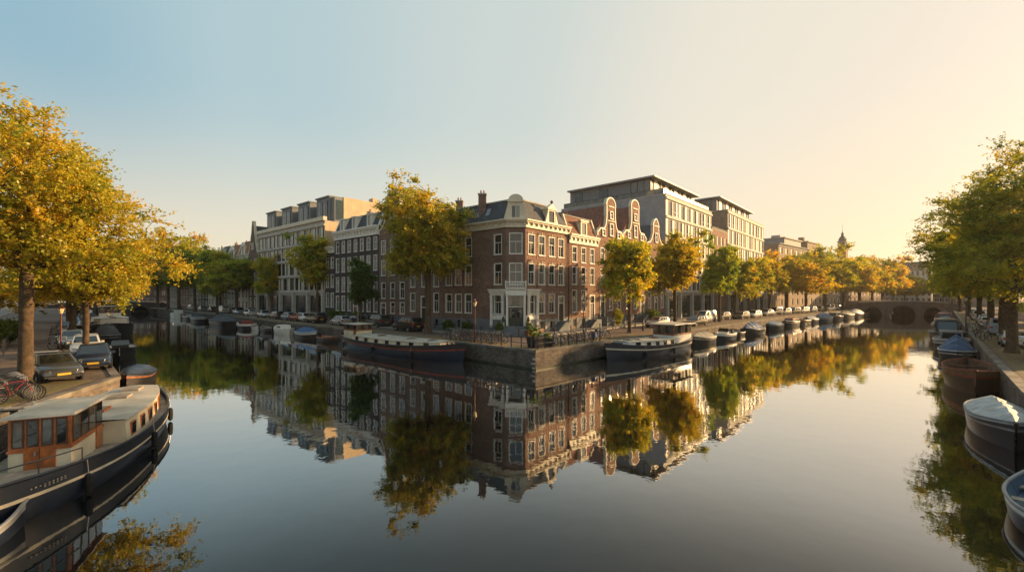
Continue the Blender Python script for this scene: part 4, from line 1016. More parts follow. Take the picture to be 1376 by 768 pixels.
mid = [tree_meshes(20 + i, 13.5, 3.9, 2.6, .19, 190, 11, 16, .125, .56, inner=.15, cs=1.1, squash=.42) for i in range(4)]
wide = [tree_meshes(30 + i, 17.5, 7.4, 2.6, .32, 260, 11, 16, .19, .58, inner=.3, cs=1.7, squash=.42) for i in range(2)]
cone = tree_meshes(40, 12.4, 2.4, 1.6, .14, 150, 11, 12, .12, .0, inner=.1, cs=.7, squash=.3)
def T(label, px, Y, meshes, top_px, rpx, color=(1, 1, 1), rz=None, H0=13.5, R0=3.9):
    x = (px - 688) / 600 * Y; H = CAMZ + (HZ - top_px) * Y / 600 - QZ; rr = rpx * Y / 600
    k = H / (H0 * (.96 if H0 > 15 else .88)); q = rr / R0 * (1.3 if H0 > 15 else 1.2)
    return tree(label, x, Y, meshes, rz if rz is not None else (px * .37) % 6.28, (q, q, k), color)
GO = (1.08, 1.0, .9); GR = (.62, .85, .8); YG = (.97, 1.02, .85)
T('small golden green tree in front of the gabled houses', 846, 53.6, mid[0], 300, 40, YG)
T('golden green tree between the gabled houses and the first sandstone block', 907, 62, mid[1], 302, 42, (1.1, 1.0, .9))
T('narrow green tree standing before the gap between the sandstone blocks', 967, 75, mid[2], 320, 28, GR)
T('small golden tree in front of the second sandstone block', 1011, 92, mid[3], 340, 28, YG)
T('orange gold tree at the far end of the second sandstone block', 1057, 104, wide[0], 324, 42, (1.12, .95, .8), H0=17.5, R0=7.4)
T('broad green and gold tree below the stepped stone block', 1108, 121, wide[1], 327, 42, (.85, .95, .8), H0=17.5, R0=7.4)
T('gold tree just before the bridge', 1155, 139, wide[0], 338, 34, (1.1, 1.0, .8), H0=17.5, R0=7.4)
T('round gold tree beyond the left end of the bridge', 1186, 152, wide[1], 338, 31, (1.15, 1.0, .8), H0=17.5, R0=7.4)
T('smaller dull gold tree beyond the bridge', 1216, 180, wide[0], 362, 22, (.9, .8, .7), H0=17.5, R0=7.4)
T('dark green tree in front of the blue black house', 485, 61.7, cone, 318, 20, (.55, .8, 1.2), H0=12.4, R0=2.4)
T('golden green tree before the near end of the concrete block', 427, 80, mid[1], 303, 36, YG)
T('small round golden green tree before the concrete block', 365, 92, mid[2], 336, 23, YG)
T('wide green tree with dividing trunk before the orange roofed houses', 318, 99, mid[0], 335, 33, (.75, .9, .8))
T('green gold tree left of the dividing trunk', 292, 104, mid[3], 322, 26, (.8, .95, .8))
T('green tree farther along the left canal row', 262, 116, wide[0], 308, 30, (.7, .85, .8), H0=17.5, R0=7.4)
T('gold topped tree deep in the left canal row', 240, 128, wide[1], 302, 32, (1.1, .95, .8), H0=17.5, R0=7.4)
T('dull green tree near the left bridge', 212, 146, wide[0], 312, 30, (.7, .8, .8), H0=17.5, R0=7.4)
T('dull gold tree beyond the left bridge', 175, 168, wide[1], 330, 34, (.8, .85, .8), H0=17.5, R0=7.4)
T('third golden tree on the left bank behind the second trunk', 98, 44, mid[0], 318, 62, GO)
T('fourth golden tree on the left bank', 92, 58, mid[2], 325, 46, YG)
T('fifth golden tree on the left bank near the moored tender', 96, 76, wide[0], 330, 40, YG, H0=17.5, R0=7.4)
T('green tree on the left bank halfway to the bridge', 110, 100, wide[1], 335, 34, GR, H0=17.5, R0=7.4)
T('dark tree on the left bank beside the bridge', 135, 130, wide[0], 335, 30, GR, H0=17.5, R0=7.4)
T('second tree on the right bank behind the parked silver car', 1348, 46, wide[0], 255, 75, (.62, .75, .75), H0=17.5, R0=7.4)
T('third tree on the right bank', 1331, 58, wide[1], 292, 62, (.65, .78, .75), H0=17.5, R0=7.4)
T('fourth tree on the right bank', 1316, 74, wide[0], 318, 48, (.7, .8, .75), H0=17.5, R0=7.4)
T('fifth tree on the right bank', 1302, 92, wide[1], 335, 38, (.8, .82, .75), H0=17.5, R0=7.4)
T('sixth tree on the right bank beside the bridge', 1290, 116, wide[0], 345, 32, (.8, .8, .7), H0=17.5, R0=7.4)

T('golden tree between the narrow green tree and the second sandstone block', 988, 84, mid[0], 334, 24, YG)
T('yellow tree left of the orange gold tree', 1034, 98, mid[1], 336, 26, GO)
T('dull green tree right of the orange gold tree', 1083, 112, wide[1], 334, 30, YG, H0=17.5, R0=7.4)
T('orange tinged tree below the spire', 1133, 131, wide[0], 338, 32, (1.1, .95, .8), H0=17.5, R0=7.4)
T('gold tree at the left end of the bridge', 1172, 146, wide[1], 342, 26, (1.0, 1.0, .8), H0=17.5, R0=7.4)
T('yellow green tree behind the dividing trunk', 296, 112, wide[0], 322, 26, (.85, .95, .8), H0=17.5, R0=7.4)
T('dark green tree between the gold topped tree and the wide green one', 226, 134, wide[0], 310, 30, (.65, .85, .8), H0=17.5, R0=7.4)

block('brown brick row glimpsed under the golden trees beyond the bridge', 1120, 196, 1192, 250, 12, 14.0, BR_BROWN, 14, 4, roof='mansard')
T('dark tree in the middle distance beyond the bridge rail', 1200, 205, wide[1], 362, 22, (.8, .8, .7), H0=17.5, R0=7.4)
T('pale gold tree closing the canal before the white stuccoed building', 1232, 190, wide[0], 366, 18, (.9, .85, .7), H0=17.5, R0=7.4)
for i, (Y, tp, r_) in enumerate([(46, 262, 70), (60, 292, 60), (76, 312, 50), (94, 326, 42), (114, 338, 34), (140, 350, 30)]):
    (x, y), a = at_y(bankR, Y, -15, -1); px = 688 + 600 * x / y
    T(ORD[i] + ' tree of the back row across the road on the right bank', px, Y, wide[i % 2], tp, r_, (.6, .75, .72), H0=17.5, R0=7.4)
# ---------------------------------------------------------------- boats
def hull_sections(L, B, fb, bow, stern, sh=.35, shs=.15, flare=.86, n=24):
    """half-breadths and sheer along the hull, bow at +x"""
    st = []
    for i in range(n + 1):
        s = -1 + 2 * i / n
        b = B / 2 * ((1 - s ** bow) if s > 0 else (1 - (-s) ** stern)); b = max(b, .03)
        z = fb + (sh * s * s if s > 0 else shs * s * s)
        st.append((s * L / 2, b, z))
    return st
def hull_mesh(L, B, fb, mats, bow=3.0, stern=5.0, sh=.35, shs=.15, n=24, s0=.24, s1=.32):
    st = hull_sections(L, B, fb, bow, stern, sh, shs, n=n)
    top, stripe, body = mats
    mb = MB(); lv = [(0.0, 1.0, top), (s0, 1.0, stripe), (s1, .998, body), (s1 + .13, .985, body), (1.0, .92, body), (1.25, .80, body)]
    for k in range(len(lv) - 1):
        (f0, w0, m0), (f1, w1, _) = lv[k], lv[k+1]
        for sgn in (1, -1):
            r0 = []; r1 = []
            for x, b, z in st:
                rake = .10 * (x / (L / 2)) ** 5 * L * .22 if x > 0 else -.06 * (-x / (L / 2)) ** 4 * L * .2
                r0.append((x + rake * (1 - f0), sgn * b * w0, z * (1 - f0))); r1.append((x + rake * (1 - f1), sgn * b * w1, z * (1 - f1)))
            mb.grid([r0, r1] if sgn > 0 else [r1, r0], m0)
    return mb, st
def rkx(x, L): return .10 * (x / (L / 2)) ** 5 * L * .22 if x > 0 else -.06 * (-x / (L / 2)) ** 4 * L * .2
def deck_rows(st, z_off, inset, L):
    rows = []
    for x, b, z in st:
        bb = max(.01, b - inset); rows.append([(x + rkx(x, L) * .97, -bb, z + z_off), (x + rkx(x, L) * .97, 0, z + z_off + .03 * b), (x + rkx(x, L) * .97, bb, z + z_off)])
    return rows
NAVY = mat('navy_hull_paint', (.012, .018, .034), .35, .3, 1.2, spec=.5)
BLACKH = mat('black_hull_paint', (.010, .010, .012), .4, .3, 1.2, spec=.5)
CREAMB = mat('cream_boat_paint', (.66, .58, .43), .45, .12, 1.2)
WHITEB = mat('white_boat_paint', (.72, .70, .64), .4, .10, 1.2)
ROOFB = mat('pale_cabin_roof', (.50, .46, .38), .6, .22, .8)
BOATGL = glass_mat('boat_window', [(.03, .035, .04)], .05)
CURT = glass_mat('boat_window_pale', [(.16, .16, .15)], .08)
REDB = mat('red_paint', (.26, .035, .02), .45, .3, 2)
BLUET = mat('blue_tarpaulin', (.035, .10, .22), .6, .3, 2.5, bump=.5)
GREYT = mat('pale_grey_tarpaulin', (.40, .42, .42), .6, .25, 2, bump=.5)
BLACKT = mat('black_tarpaulin', (.03, .032, .035), .6, .3, 2, bump=.5)
BEIGET = mat('beige_tarpaulin', (.38, .33, .25), .65, .25, 2, bump=.5)
BROWNH = mat('varnished_hull', (.14, .055, .022), .35, .35, 2.5, spec=.5)
GREYH = mat('grey_hull_paint', (.24, .25, .26), .4, .2, 1.5)
def fender(parent, x, y, z):
    mb = MB(); mb.lathe([(.03, z + .32), (.10, z + .25), (.115, z), (.10, z - .25), (.03, z - .32)], RUBBER, 8, (x, y)); mb.tube([(x, y, z + .3), (x, y * .97, z + .75)], .015, GALV, 4); mb.build('fender', parent)
def barge(label, x, y, rz, L, B, fb, tr0, tr1, trh, tri, wx0, wx1, wi, wz0, wz1, hull=(NAVY, CREAMB, NAVY), trm=CREAMB, nwin=5, bow=2.6, stern=3.4, sh=.4, shs=.25, rails=True, wood=WOOD, lower=None, roof_over=.18, wwin=4, bulw=.22, fend=(1, -1), win=(.42, .42), decked=DECKW, z=0, s0=.24, s1=.32):
    r = thing('barge', label, 'barge', (x, y, z), rz)
    mb, st = hull_mesh(L, B, fb + bulw, hull, bow, stern, sh, shs, s0=s0, s1=s1); mb.build('hull', r, smooth=True)
    mb = MB(); mb.grid(deck_rows(st, -bulw, .04, L), decked); mb.build('deck', r)
    mb = MB()
    for sgn in (1, -1): mb.tube([(a + rkx(a, L), sgn * b, zz + .02) for a, b, zz in st], .045, hull[0], 6)
    mb.build('gunwale', r)
    def zat(xx): 
        s = xx / (L / 2); return fb + (sh * s * s if s > 0 else shs * s * s)
    def hb(xx, ins):
        s = xx / (L / 2); return max(.25, B / 2 * ((1 - s ** bow) if s > 0 else (1 - (-s) ** stern)) - ins)
    # cabin trunk following the hull
    n = 12; rows_t = []; mbt = MB(); xs = [tr0 + (tr1 - tr0) * i / n for i in range(n + 1)]
    for sgn in (1, -1):
        a = [(q, sgn * hb(q, tri), zat(q) - .02) for q in xs]; b = [(q, sgn * (hb(q, tri) - .07), zat(0) + trh + (zat(q) - zat(0)) * .4) for q in xs]
        mbt.grid([a, b] if sgn < 0 else [b, a], trm)
    zt = lambda q: zat(0) + trh + (zat(q) - zat(0)) * .4
    for q in (tr0, tr1): mbt.add([(q, -hb(q, tri), zat(q) - .02), (q, hb(q, tri), zat(q) - .02), (q, hb(q, tri) - .07, zt(q)), (q, -hb(q, tri) + .07, zt(q))], [(0, 1, 2, 3)], trm)
    cab = mbt.build('cabin', r)
    mb = MB(); rr = []
    for q in [tr0 - .05] + xs[1:-1] + [tr1 + .05]: h_ = hb(q, tri) + .0; rr.append([(q, -h_, zt(q) - .02), (q, -h_, zt(q) + .03), (q, -h_ * .5, zt(q) + .07), (q, 0, zt(q) + .09), (q, h_ * .5, zt(q) + .07), (q, h_, zt(q) + .03), (q, h_, zt(q) - .02)])
    mb.grid(rr, ROOFB); rf = mb.build('cabin_roof', r)
    for q in (tr0 + (tr1 - tr0) * .25, tr0 + (tr1 - tr0) * .62, tr0 + (tr1 - tr0) * .85):
        mb = MB(); mb.box(q - .4, q + .4, -.35, .35, zt(q) + .06, zt(q) + .17, wood if (q - tr0) < (tr1 - tr0) * .5 else DECKW); mb.quad((q - .3, -.27, zt(q) + .174), (q + .3, -.27, zt(q) + .174), (q + .3, .27, zt(q) + .174), (q - .3, .27, zt(q) + .174), BOATGL if L > 15 else DECKW); mb.build('hatch', rf)
    for sgn in (1, -1):
        for i in range(nwin):
            q = tr0 + (tr1 - tr0) * (i + .6) / (nwin + .35); yb = hb(q, tri); ang = math.atan2(hb(q + .2, tri) - hb(q - .2, tri), .4)
            zc_ = zat(q) + (zt(q) - zat(q)) * .48; w_, h_ = win
            f = MB(); f.at(q, sgn * (yb - .035), ang * sgn, zc_)
            f.box(-w_/2 - .05, w_/2 + .05, -.035, .035, -h_/2 - .05, h_/2 + .05, wood if trm is CREAMB and L < 15 else METAL)
            o = f.build('window', r); g = MB(); g.at(q, sgn * (yb - .035), ang * sgn, zc_)
            for e in (-1, 1): g.quad((-w_/2 * e, .038 * e * -1, -h_/2), (w_/2 * e, -.038 * e, -h_/2), (w_/2 * e, -.038 * e, h_/2), (-w_/2 * e, -.038 * e, h_/2), BOATGL)
            g.build('pane', o)
    # wheelhouse
    zb = zat((wx0 + wx1) / 2) - .02; hw = hb((wx0 + wx1) / 2, wi); low = lower or trm; zmid = wz0; mb = MB()
    mb.box(wx0, wx1, -hw, hw, zb, zmid, low); mb.box(wx0 - .03, wx1 + .03, -hw - .03, hw + .03, zmid + .001, zmid + .07, wood)
    mb.box(wx0, wx1, -hw, hw, zmid + .071, wz1, wood)
    wh = mb.build('wheelhouse', r)
    mb = MB(); ro = roof_over
    mb.hexa([(wx0 - ro, -hw - ro, wz1), (wx1 + ro, -hw - ro, wz1), (wx1 + ro, hw + ro, wz1), (wx0 - ro, hw + ro, wz1)], [(wx0 - ro + .03, -hw - ro + .03, wz1 + .07), (wx1 + ro - .03, -hw - ro + .03, wz1 + .07), (wx1 + ro - .03, hw + ro - .03, wz1 + .07), (wx0 - ro + .03, hw + ro - .03, wz1 + .07)], ROOFB)
    mb.build('roof', wh)
    ph = wz1 - zmid - .26; 
    def panes(L_, place, k, gap=.10, door=None):
        pw = (L_ - gap * (k + 1)) / k
        for i in range(k):
            c = -L_/2 + gap + pw / 2 + i * (pw + gap); g = MB(); place(g)
            g.box(c - pw/2 - .02, c + pw/2 + .02, -.022, -.002, zmid + .14, wz1 - .06, WOODD); g.quad((c - pw/2 + .02, -.025, zmid + .18), (c + pw/2 - .02, -.025, zmid + .18), (c + pw/2 - .02, -.025, wz1 - .10), (c - pw/2 + .02, -.025, wz1 - .10), CURT if i % 2 == 0 else BOATGL)
            g.build('window', wh)
    W_ = wx1 - wx0; cx = (wx0 + wx1) / 2
    panes(W_, lambda g: g.at(cx, -hw, 0), wwin); panes(W_, lambda g: g.at(cx, hw, math.pi), wwin)
    panes(2 * hw, lambda g: g.at(wx0, 0, -math.pi / 2), wwin); panes(2 * hw, lambda g: g.at(wx1, 0, math.pi / 2), wwin)
    d = MB(); d.at(wx0, 0, -math.pi / 2); d.box(-.36, .36, -.04, -.003, zb + .03, zmid + .12, wood); d.box(-.01, .01, -.05, -.041, zb + .03, zmid + .12, WOODD); d.box(-.12, -.08, -.08, -.041, zmid - .12, zmid, GALV); d.build('door', wh)
    d = MB(); d.at(wx1 - .35, -hw, 0); d.box(-.26, .26, -.04, -.003, zb + .03, zmid + .12, wood); d.build('door', wh)
    if rails:
        mb = MB(); s_ = [(a + rkx(a, L), b, zz) for a, b, zz in st if a < wx0 + .1]
        for sgn in (1, -1):
            pts = [(a, sgn * (b - .03), zz + .42) for a, b, zz in s_]; mb.tube(pts, .022, METAL, 5)
            for a, b, zz in s_[::2]: mb.tube([(a, sgn * (b - .03), zz), (a, sgn * (b - .03), zz + .42)], .018, METAL, 4)
        mb.build('railing', r)
    mb = MB(); q = tr1 + (L / 2 - tr1) * .45
    mb.lathe([(.10, zat(q) - .05), (.10, zat(q) + .3), (.14, zat(q) + .33), (.02, zat(q) + .36)], METAL, 8, (q, .25)); mb.lathe([(.10, zat(q) - .05), (.10, zat(q) + .3), (.14, zat(q) + .33), (.02, zat(q) + .36)], METAL, 8, (q, -.25))
    mb.tube([(q - .4, -.5, zat(q) + .22), (q - .4, .5, zat(q) + .22)], .13, BLACKH, 8); mb.build('bollard', r)
    if fend:
        for i in range(3):
            q = -L * .33 + L * .3 * i
            for sgn in fend: fender(r, q, sgn * (B / 2 * ((1 - (abs(q) / (L / 2)) ** (bow if q > 0 else stern))) + .08), fb * .5)
    return r
WOODR = mat('red_varnished_wood', (.42, .13, .035), .32, .35, 3.0, spec=.6, coat=.3)
# the near houseboat
HBX, HBY, HBA = -14.45, 13.7, math.radians(90 + 25.5)
hx, hy = math.cos(HBA), math.sin(HBA)
hbx, hby = HBX + hx * 4.35, HBY + hy * 4.35
hb_ = barge('cream houseboat with varnished wood wheelhouse moored at the near left bank', hbx, hby, HBA, 14.6, 3.6, .70, -1.9, 4.9, .86, .34, -4.4, -1.95, .88, 1.42, 2.45, nwin=6, bow=2.4, stern=2.6, sh=.35, shs=.42, win=(.38, .40), roof_over=.14, bulw=.20, wood=WOODR, s0=.38, s1=.46)
mb = MB()       # faint pale lettering marks on the stern quarter
rnd = random.Random(3)
for row, (n, z) in enumerate(((9, .90), (6, .84))):
    for i in range(n):
        q = -5.6 - i * .10; s = (-q) / 7.3; yb = -(2.0 * (1 - s ** 2.6)); zz = z
        a = math.atan2(2.0 * 2.6 * s ** 1.6 / 7.3, 1); mb.at(q, yb * .99 - .02, -a, zz); mb.box(-.022, .022, -.004, .02, 0, .03 + .012 * rnd.random(), DECKW)
mb.at(); mb.build('lettering', hb_)
mb = MB(); mb.tube([(-5.4, .1, 1.15), (-7.4, 1.0, 1.1), (-9.4, 2.4, 1.3)], .015, GALV, 5); mb.build('mooring_rope', hb_)
mb = MB(); mb.tube([(-1.0, 1.5, 1.0), (-1.0, 1.5, 2.35)], .05, CREAMB, 6); mb.build('mast_stub', hb_)
# the middle barge, along the left quay near the corner: bow at the corner
def world_barge(bow_pt, stern_pt): 
    rz = math.atan2(bow_pt[1] - stern_pt[1], bow_pt[0] - stern_pt[0]); L = math.hypot(bow_pt[0] - stern_pt[0], bow_pt[1] - stern_pt[1]); return (bow_pt[0] + stern_pt[0]) / 2, (bow_pt[1] + stern_pt[1]) / 2, rz, L
bw = G(629, 491, 0); (sx_, sy_), _ = on_poly(quayL, 458, 2.4, -1)
x, y, rz, L = world_barge((bw[0] - .6, bw[1] + 1.5), (sx_ + .3, sy_ - .3)); 
barge('long dark barge with small red brown wheelhouse moored below the tall golden tree', x, y, rz, L, 4.3, .95, -L * .27, L * .40, .62, .45, -L * .40, -L * .27, .75, 2.05, 2.75, hull=(BLACKH, REDB, NAVY), trm=CREAMB, nwin=7, bow=4.5, stern=4.0, sh=.55, shs=.35, rails=False, wood=WOOD, wwin=4, win=(.5, .4))
b0 = G(806, 489, 0); (sx_, sy_), _ = on_poly(quayR, 926, 2.3, 1)
x, y, rz, L = world_barge((b0[0] + .9, b0[1] + 1.2), (sx_, sy_))
barge('white and navy barge with glazed wooden wheelhouse right of the quay corner', x, y, rz, L, 4.0, .95, -L * .13, L * .36, .62, .45, -L * .38, -L * .13, .65, 1.85, 2.95, hull=(NAVY, CREAMB, NAVY), trm=WHITEB, nwin=5, bow=3.2, stern=3.6, sh=.55, shs=.3, rails=False, wood=WOOD, wwin=5, roof_over=.35, win=(.5, .5))
def sloop(label, x, y, rz, L, B, fb=.55, hullm=(WHITEB, WHITEB, NAVY), kind='open', cov=BLUET, bow=2.2, stern=6, sh=.3, ch=.5, cat='boat', inner=DECKW, name='small_boat', group=None, ridge=1):
    r = thing(name, label, cat, (x, y, 0), rz, group)
    mb, st = hull_mesh(L, B, fb, hullm, bow, stern, sh, .08, n=16); mb.build('hull', r, smooth=True)
    mb = MB()
    for sgn in (1, -1): mb.tube([(a + rkx(a, L), sgn * b, zz + .02) for a, b, zz in st], .05, hullm[1], 6)
    mb.build('gunwale', r)
    if kind in ('open', 'console'):
        mb = MB(); rows = []
        for a, b, zz in st:
            x_ = a + rkx(a, L) * .9; bb = max(.01, b - .06); rows.append([(x_, -bb, zz), (x_, -bb * .8, zz * .45), (x_, 0, zz * .35), (x_, bb * .8, zz * .45), (x_, bb, zz)])
        mb.grid(rows, inner); mb.build('deck', r)
        for i, f in enumerate((-.30, .02, .3)):
            b_ = B / 2 * (1 - abs(f * 2) ** (bow if f > 0 else stern)) - .08; mb = MB(); mb.box(L * f - .14, L * f + .14, -b_, b_, fb * .72, fb * .80, WOODD if hullm[0] is not WHITEB else DECKW); mb.build('bench', r)
        mb = MB(); mb.box(-L/2 - .28, -L/2 + .04, -.16, .16, fb * .3, fb + .45, BLACKH); mb.build('outboard_motor', r)
    if kind == 'console':
        mb = MB(); mb.box(-.1, .5, -B * .26, B * .26, fb * .5, fb + .3, hullm[0]); mb.add([(.5, -B * .3, fb + .25), (.5, B * .3, fb + .25), (.2, B * .26, fb + .75), (.2, -B * .26, fb + .75)], [(0, 1, 2, 3)], BOATGL); mb.build('windscreen', r)
        mb = MB(); mb.box(L * .18, L * .36, -B * .22, B * .22, fb * .9, fb + .12, WHITEB); mb.build('foredeck', r)
    if kind == 'cover':
        mb = MB(); rows = []
        for i, (a, b, zz) in enumerate(st):
            s = a / (L / 2); hgt = ch * max(0, 1 - abs(s) ** 3) * (1 + .12 * math.sin(i * 2.3)); x_ = a + rkx(a, L)
            rows.append([(x_, -b - .04, zz - .10), (x_, -b - .02, zz + .03), (x_, -b * .55, zz + hgt * (.55 if ridge else .8)), (x_, 0, zz + hgt), (x_, b * .55, zz + hgt * (.55 if ridge else .8)), (x_, b + .02, zz + .03), (x_, b + .04, zz - .10)])
        mb.grid(rows, cov); mb.build('tarpaulin', r, smooth=not ridge)
    if kind == 'cabin':
        mb = MB(); mb.grid(deck_rows(st, -.05, .05, L), WHITEB if hullm[0] is WHITEB else DECKW); mb.build('deck', r)
        mb = MB(); h_ = ch; hw = B * .36; x0, x1 = -L * .22, L * .22
        mb.hexa([(x0, -hw, fb - .08), (x1, -hw * .85, fb - .08), (x1, hw * .85, fb - .08), (x0, hw, fb - .08)], [(x0 + .05, -hw * .9, fb + h_), (x1 - h_ * .6, -hw * .78, fb + h_), (x1 - h_ * .6, hw * .78, fb + h_), (x0 + .05, hw * .9, fb + h_)], cov); cb = mb.build('cabin', r)
        for sgn in (1, -1):
            g = MB(); g.add([(x0 + .25, sgn * (hw * .975 + .015), fb + h_ * .35), (x1 - h_ * .8, sgn * (hw * .86 + .03), fb + h_ * .35), (x1 - h_ * .85, sgn * (hw * .83 + .02), fb + h_ * .8), (x0 + .25, sgn * (hw * .93 + .02), fb + h_ * .8)], [(0, 1, 2, 3) if sgn < 0 else (3, 2, 1, 0)], BOATGL); g.build('window', cb)
        g = MB(); g.add([(x1 - .02 - h_ * .12, -hw * .7, fb + h_ * .25), (x1 - .02 - h_ * .12, hw * .7, fb + h_ * .25), (x1 - h_ * .5, hw * .66, fb + h_ * .85), (x1 - h_ * .5, -hw * .66, fb + h_ * .85)], [(0, 1, 2, 3)], BOATGL)
        for i in range(4): g.v[-4 + i] = (g.v[-4 + i][0] + .03, g.v[-4 + i][1], g.v[-4 + i][2])
        g.build('window', cb)
    return r
W3 = (WHITEB, WHITEB, WHITEB); N3 = (NAVY, WHITEB, NAVY); B3 = (BLACKH, GREYH, BLACKH); V3 = (BROWNH, WOOD, BLACKH); R3 = (REDB, CREAMB, BLACKH); G3 = (GREYH, WHITEB, BLACKH)
def moor(poly, side, px, off, label, L, B, flip=False, **k):
    (x, y), a = at_y(poly, px, off, side) if poly in (bankR, bankL) else on_poly(poly, px, off, side)
    return sloop(label, x, y, a + (math.pi if flip else 0), L, B, **k)
g_l = 'small boats moored along the left canal quay'; g_r = 'small boats moored along the right canal quay'; g_b = 'boats moored along the right bank'; g_n = 'boats moored along the left bank'
moor(quayL, -1, 441, 1.5, 'low varnished open boat behind the stern of the long dark barge', 5.0, 1.8, True, hullm=V3, kind='open', fb=.5, inner=WOOD, group=g_l)
moor(quayL, -1, 413, 1.6, 'white hulled boat under a bright blue tarpaulin on the left canal', 6.0, 2.2, True, hullm=(WHITEB, WHITEB, BLACKH), kind='cover', cov=BLUET, ch=.75, fb=.8, group=g_l)
moor(quayL, -1, 380, 1.6, 'white motorboat with low cabin left of the blue tarpaulin boat', 5.6, 2.2, hullm=W3, kind='cabin', cov=WHITEB, ch=.6, fb=.85, group=g_l)
moor(quayL, -1, 359, 1.5, 'dark open boat left of the white motorboat', 4.8, 1.8, hullm=B3, kind='open', group=g_l)
moor(quayL, -1, 344, 1.5, 'tiny white dinghy beside the boat with the red cabin', 3.4, 1.6, hullm=W3, kind='open', group=g_l)
moor(quayL, -1, 330, 2.2, 'black boat with white deck and small red cabin', 6.5, 2.5, hullm=(WHITEB, WHITEB, BLACKH), kind='cabin', cov=REDB, ch=.55, fb=.9, group=g_l)
moor(quayL, -1, 303, 3.0, 'large black barge with low grey cover on the left canal', 13, 4.2, hullm=(BLACKH, BLACKH, BLACKH), kind='cover', cov=BLACKT, ch=1.0, fb=1.2, bow=4, name='barge', cat='barge')
moor(quayL, -1, 268, 2.5, 'dark barge with pale deck nose farther along the left canal', 9, 3.2, hullm=(GREYH, WHITEB, BLACKH), kind='cover', cov=BLACKT, ch=.7, fb=1.1, group=g_l)
moor(quayL, -1, 254, 2.0, 'pale grey open boat near the left bridge', 7, 2.4, hullm=G3, kind='open', fb=.9, group=g_l)
moor(quayL, -1, 238, 2.0, 'white cabin cruiser nearest the left bridge', 8, 2.8, hullm=W3, kind='cabin', cov=WHITEB, ch=.9, fb=1.1, group=g_l)
# right canal
moor(quayR, 1, 944, 1.6, 'dark boat with beige tarpaulin just behind the white and navy barge', 5.6, 2.3, True, hullm=(BROWNH, CREAMB, BLACKH), kind='cover', cov=BEIGET, ch=.65, fb=.8, group=g_r)
moor(quayR, 1, 973, 1.8, 'navy sloop with white rim and open cockpit', 6.0, 2.3, True, hullm=(WHITEB, WHITEB, NAVY), kind='console', fb=.8, group=g_r, inner=WHITEB)
moor(quayR, 1, 991, 1.4, 'small black dinghy between the navy sloop and the blue covered boat', 3.6, 1.6, True, hullm=B3, kind='open', group=g_r)
moor(quayR, 1, 1011, 2.0, 'boat under a tall light blue tarpaulin on the right canal', 6.6, 2.5, True, hullm=(NAVY, NAVY, BLACKH), kind='cover', cov=BLUET, ch=1.1, fb=.8, group=g_r)
moor(quayR, 1, 1040, 1.8, 'boat with rounded white cover on the right canal', 6, 2.4, True, hullm=B3, kind='cover', cov=GREYT, ch=.6, fb=.8, ridge=0, group=g_r)
moor(quayR, 1, 1062, 1.8, 'red cabin boat on the right canal', 7, 2.5, True, hullm=(REDB, WHITEB, BLACKH), kind='cabin', cov=REDB, ch=.6, fb=.9, group=g_r)
moor(quayR, 1, 1077, 2.2, 'brown varnished open sloop beside the red cabin boat', 7, 2.5, True, hullm=V3, kind='open', fb=.9, group=g_r)
moor(quayR, 1, 1089, 1.8, 'white covered boat with dark hull, middle of the right canal row', 6, 2.4, True, hullm=B3, kind='cover', cov=GREYT, ch=.8, fb=.8, group=g_r)
moor(quayR, 1, 1106, 2.0, 'deep blue covered boat past the middle of the right canal row', 8, 2.8, True, hullm=N3, kind='cover', cov=BLUET, ch=1.2, fb=.9, group=g_r)
moor(quayR, 1, 1121, 2.0, 'varnished cabin boat past the deep blue covered boat', 8, 2.8, True, hullm=V3, kind='cabin', cov=CREAMB, ch=.9, fb=.9, group=g_r)
moor(quayR, 1, 1136, 2.0, 'black covered boat, third from the bridge', 9, 3, True, hullm=B3, kind='cover', cov=BLACKT, ch=1.1, fb=1, group=g_r)
moor(quayR, 1, 1149, 2.0, 'dark boat with pale rounded cover, second from the bridge', 9, 3, True, hullm=B3, kind='cover', cov=GREYT, ch=1.1, fb=1, ridge=0, group=g_r)
moor(quayR, 1, 1160, 2.0, 'low brown open boat moored against the bridge', 7, 2.5, True, hullm=V3, kind='open', fb=.9, group=g_r)
x, y = AT(1188, 150); sloop('white cabin boat seen through the left bridge arch', x, y, .8, 9, 3, hullm=W3, kind='cabin', cov=WHITEB, ch=1.2, fb=1)
x, y = AT(1206, 165); sloop('pale boat with high cabin beyond the middle bridge arch', x, y, .8, 8, 2.8, hullm=W3, kind='cabin', cov=CREAMB, ch=1.4, fb=1)
# right bank (near to far)
sloop('blue hulled boat under a loose pale grey tarpaulin on the right bank', 21.9, 20.05, math.radians(-130), 6.4, 2.1, fb=.85, hullm=(NAVY, GREYH, NAVY), kind='cover', cov=GREYT, ch=.55, bow=2.2, stern=3.2, sh=.3, group=g_b)
sloop('blue open sloop with pale rim cut by the right picture edge', 14.65, 12.0, math.radians(48), 4.6, 1.9, fb=.6, hullm=(WHITEB, GREYH, NAVY), kind='open', bow=2.0, stern=3, sh=.3, inner=mat('blue_inner', (.05, .10, .16), .6), group=g_b)
ob = sloop('broad open barge with red brown rim and empty hold on the right bank', 31.75, 30.95, math.radians(-133), 9.5, 2.8, fb=1.15, hullm=(BROWNH, REDB, BLACKH), kind='open', bow=2.6, stern=3.2, sh=.35, inner=mat('hold_brown', (.16, .08, .05), .7, .4, 2), name='barge', cat='barge')
moor(bankR, -1, 43, 1.5, 'boat under a peaked dark blue tarpaulin behind the open barge', 6, 2.6, hullm=N3, kind='cover', cov=BLUET, ch=1.3, fb=.9, group=g_b)
moor(bankR, -1, 50, 1.7, 'grey white cabin cruiser behind the peaked blue tarpaulin', 8, 3, True, hullm=G3, kind='cabin', cov=GREYH, ch=1.0, fb=1.1, group=g_b)
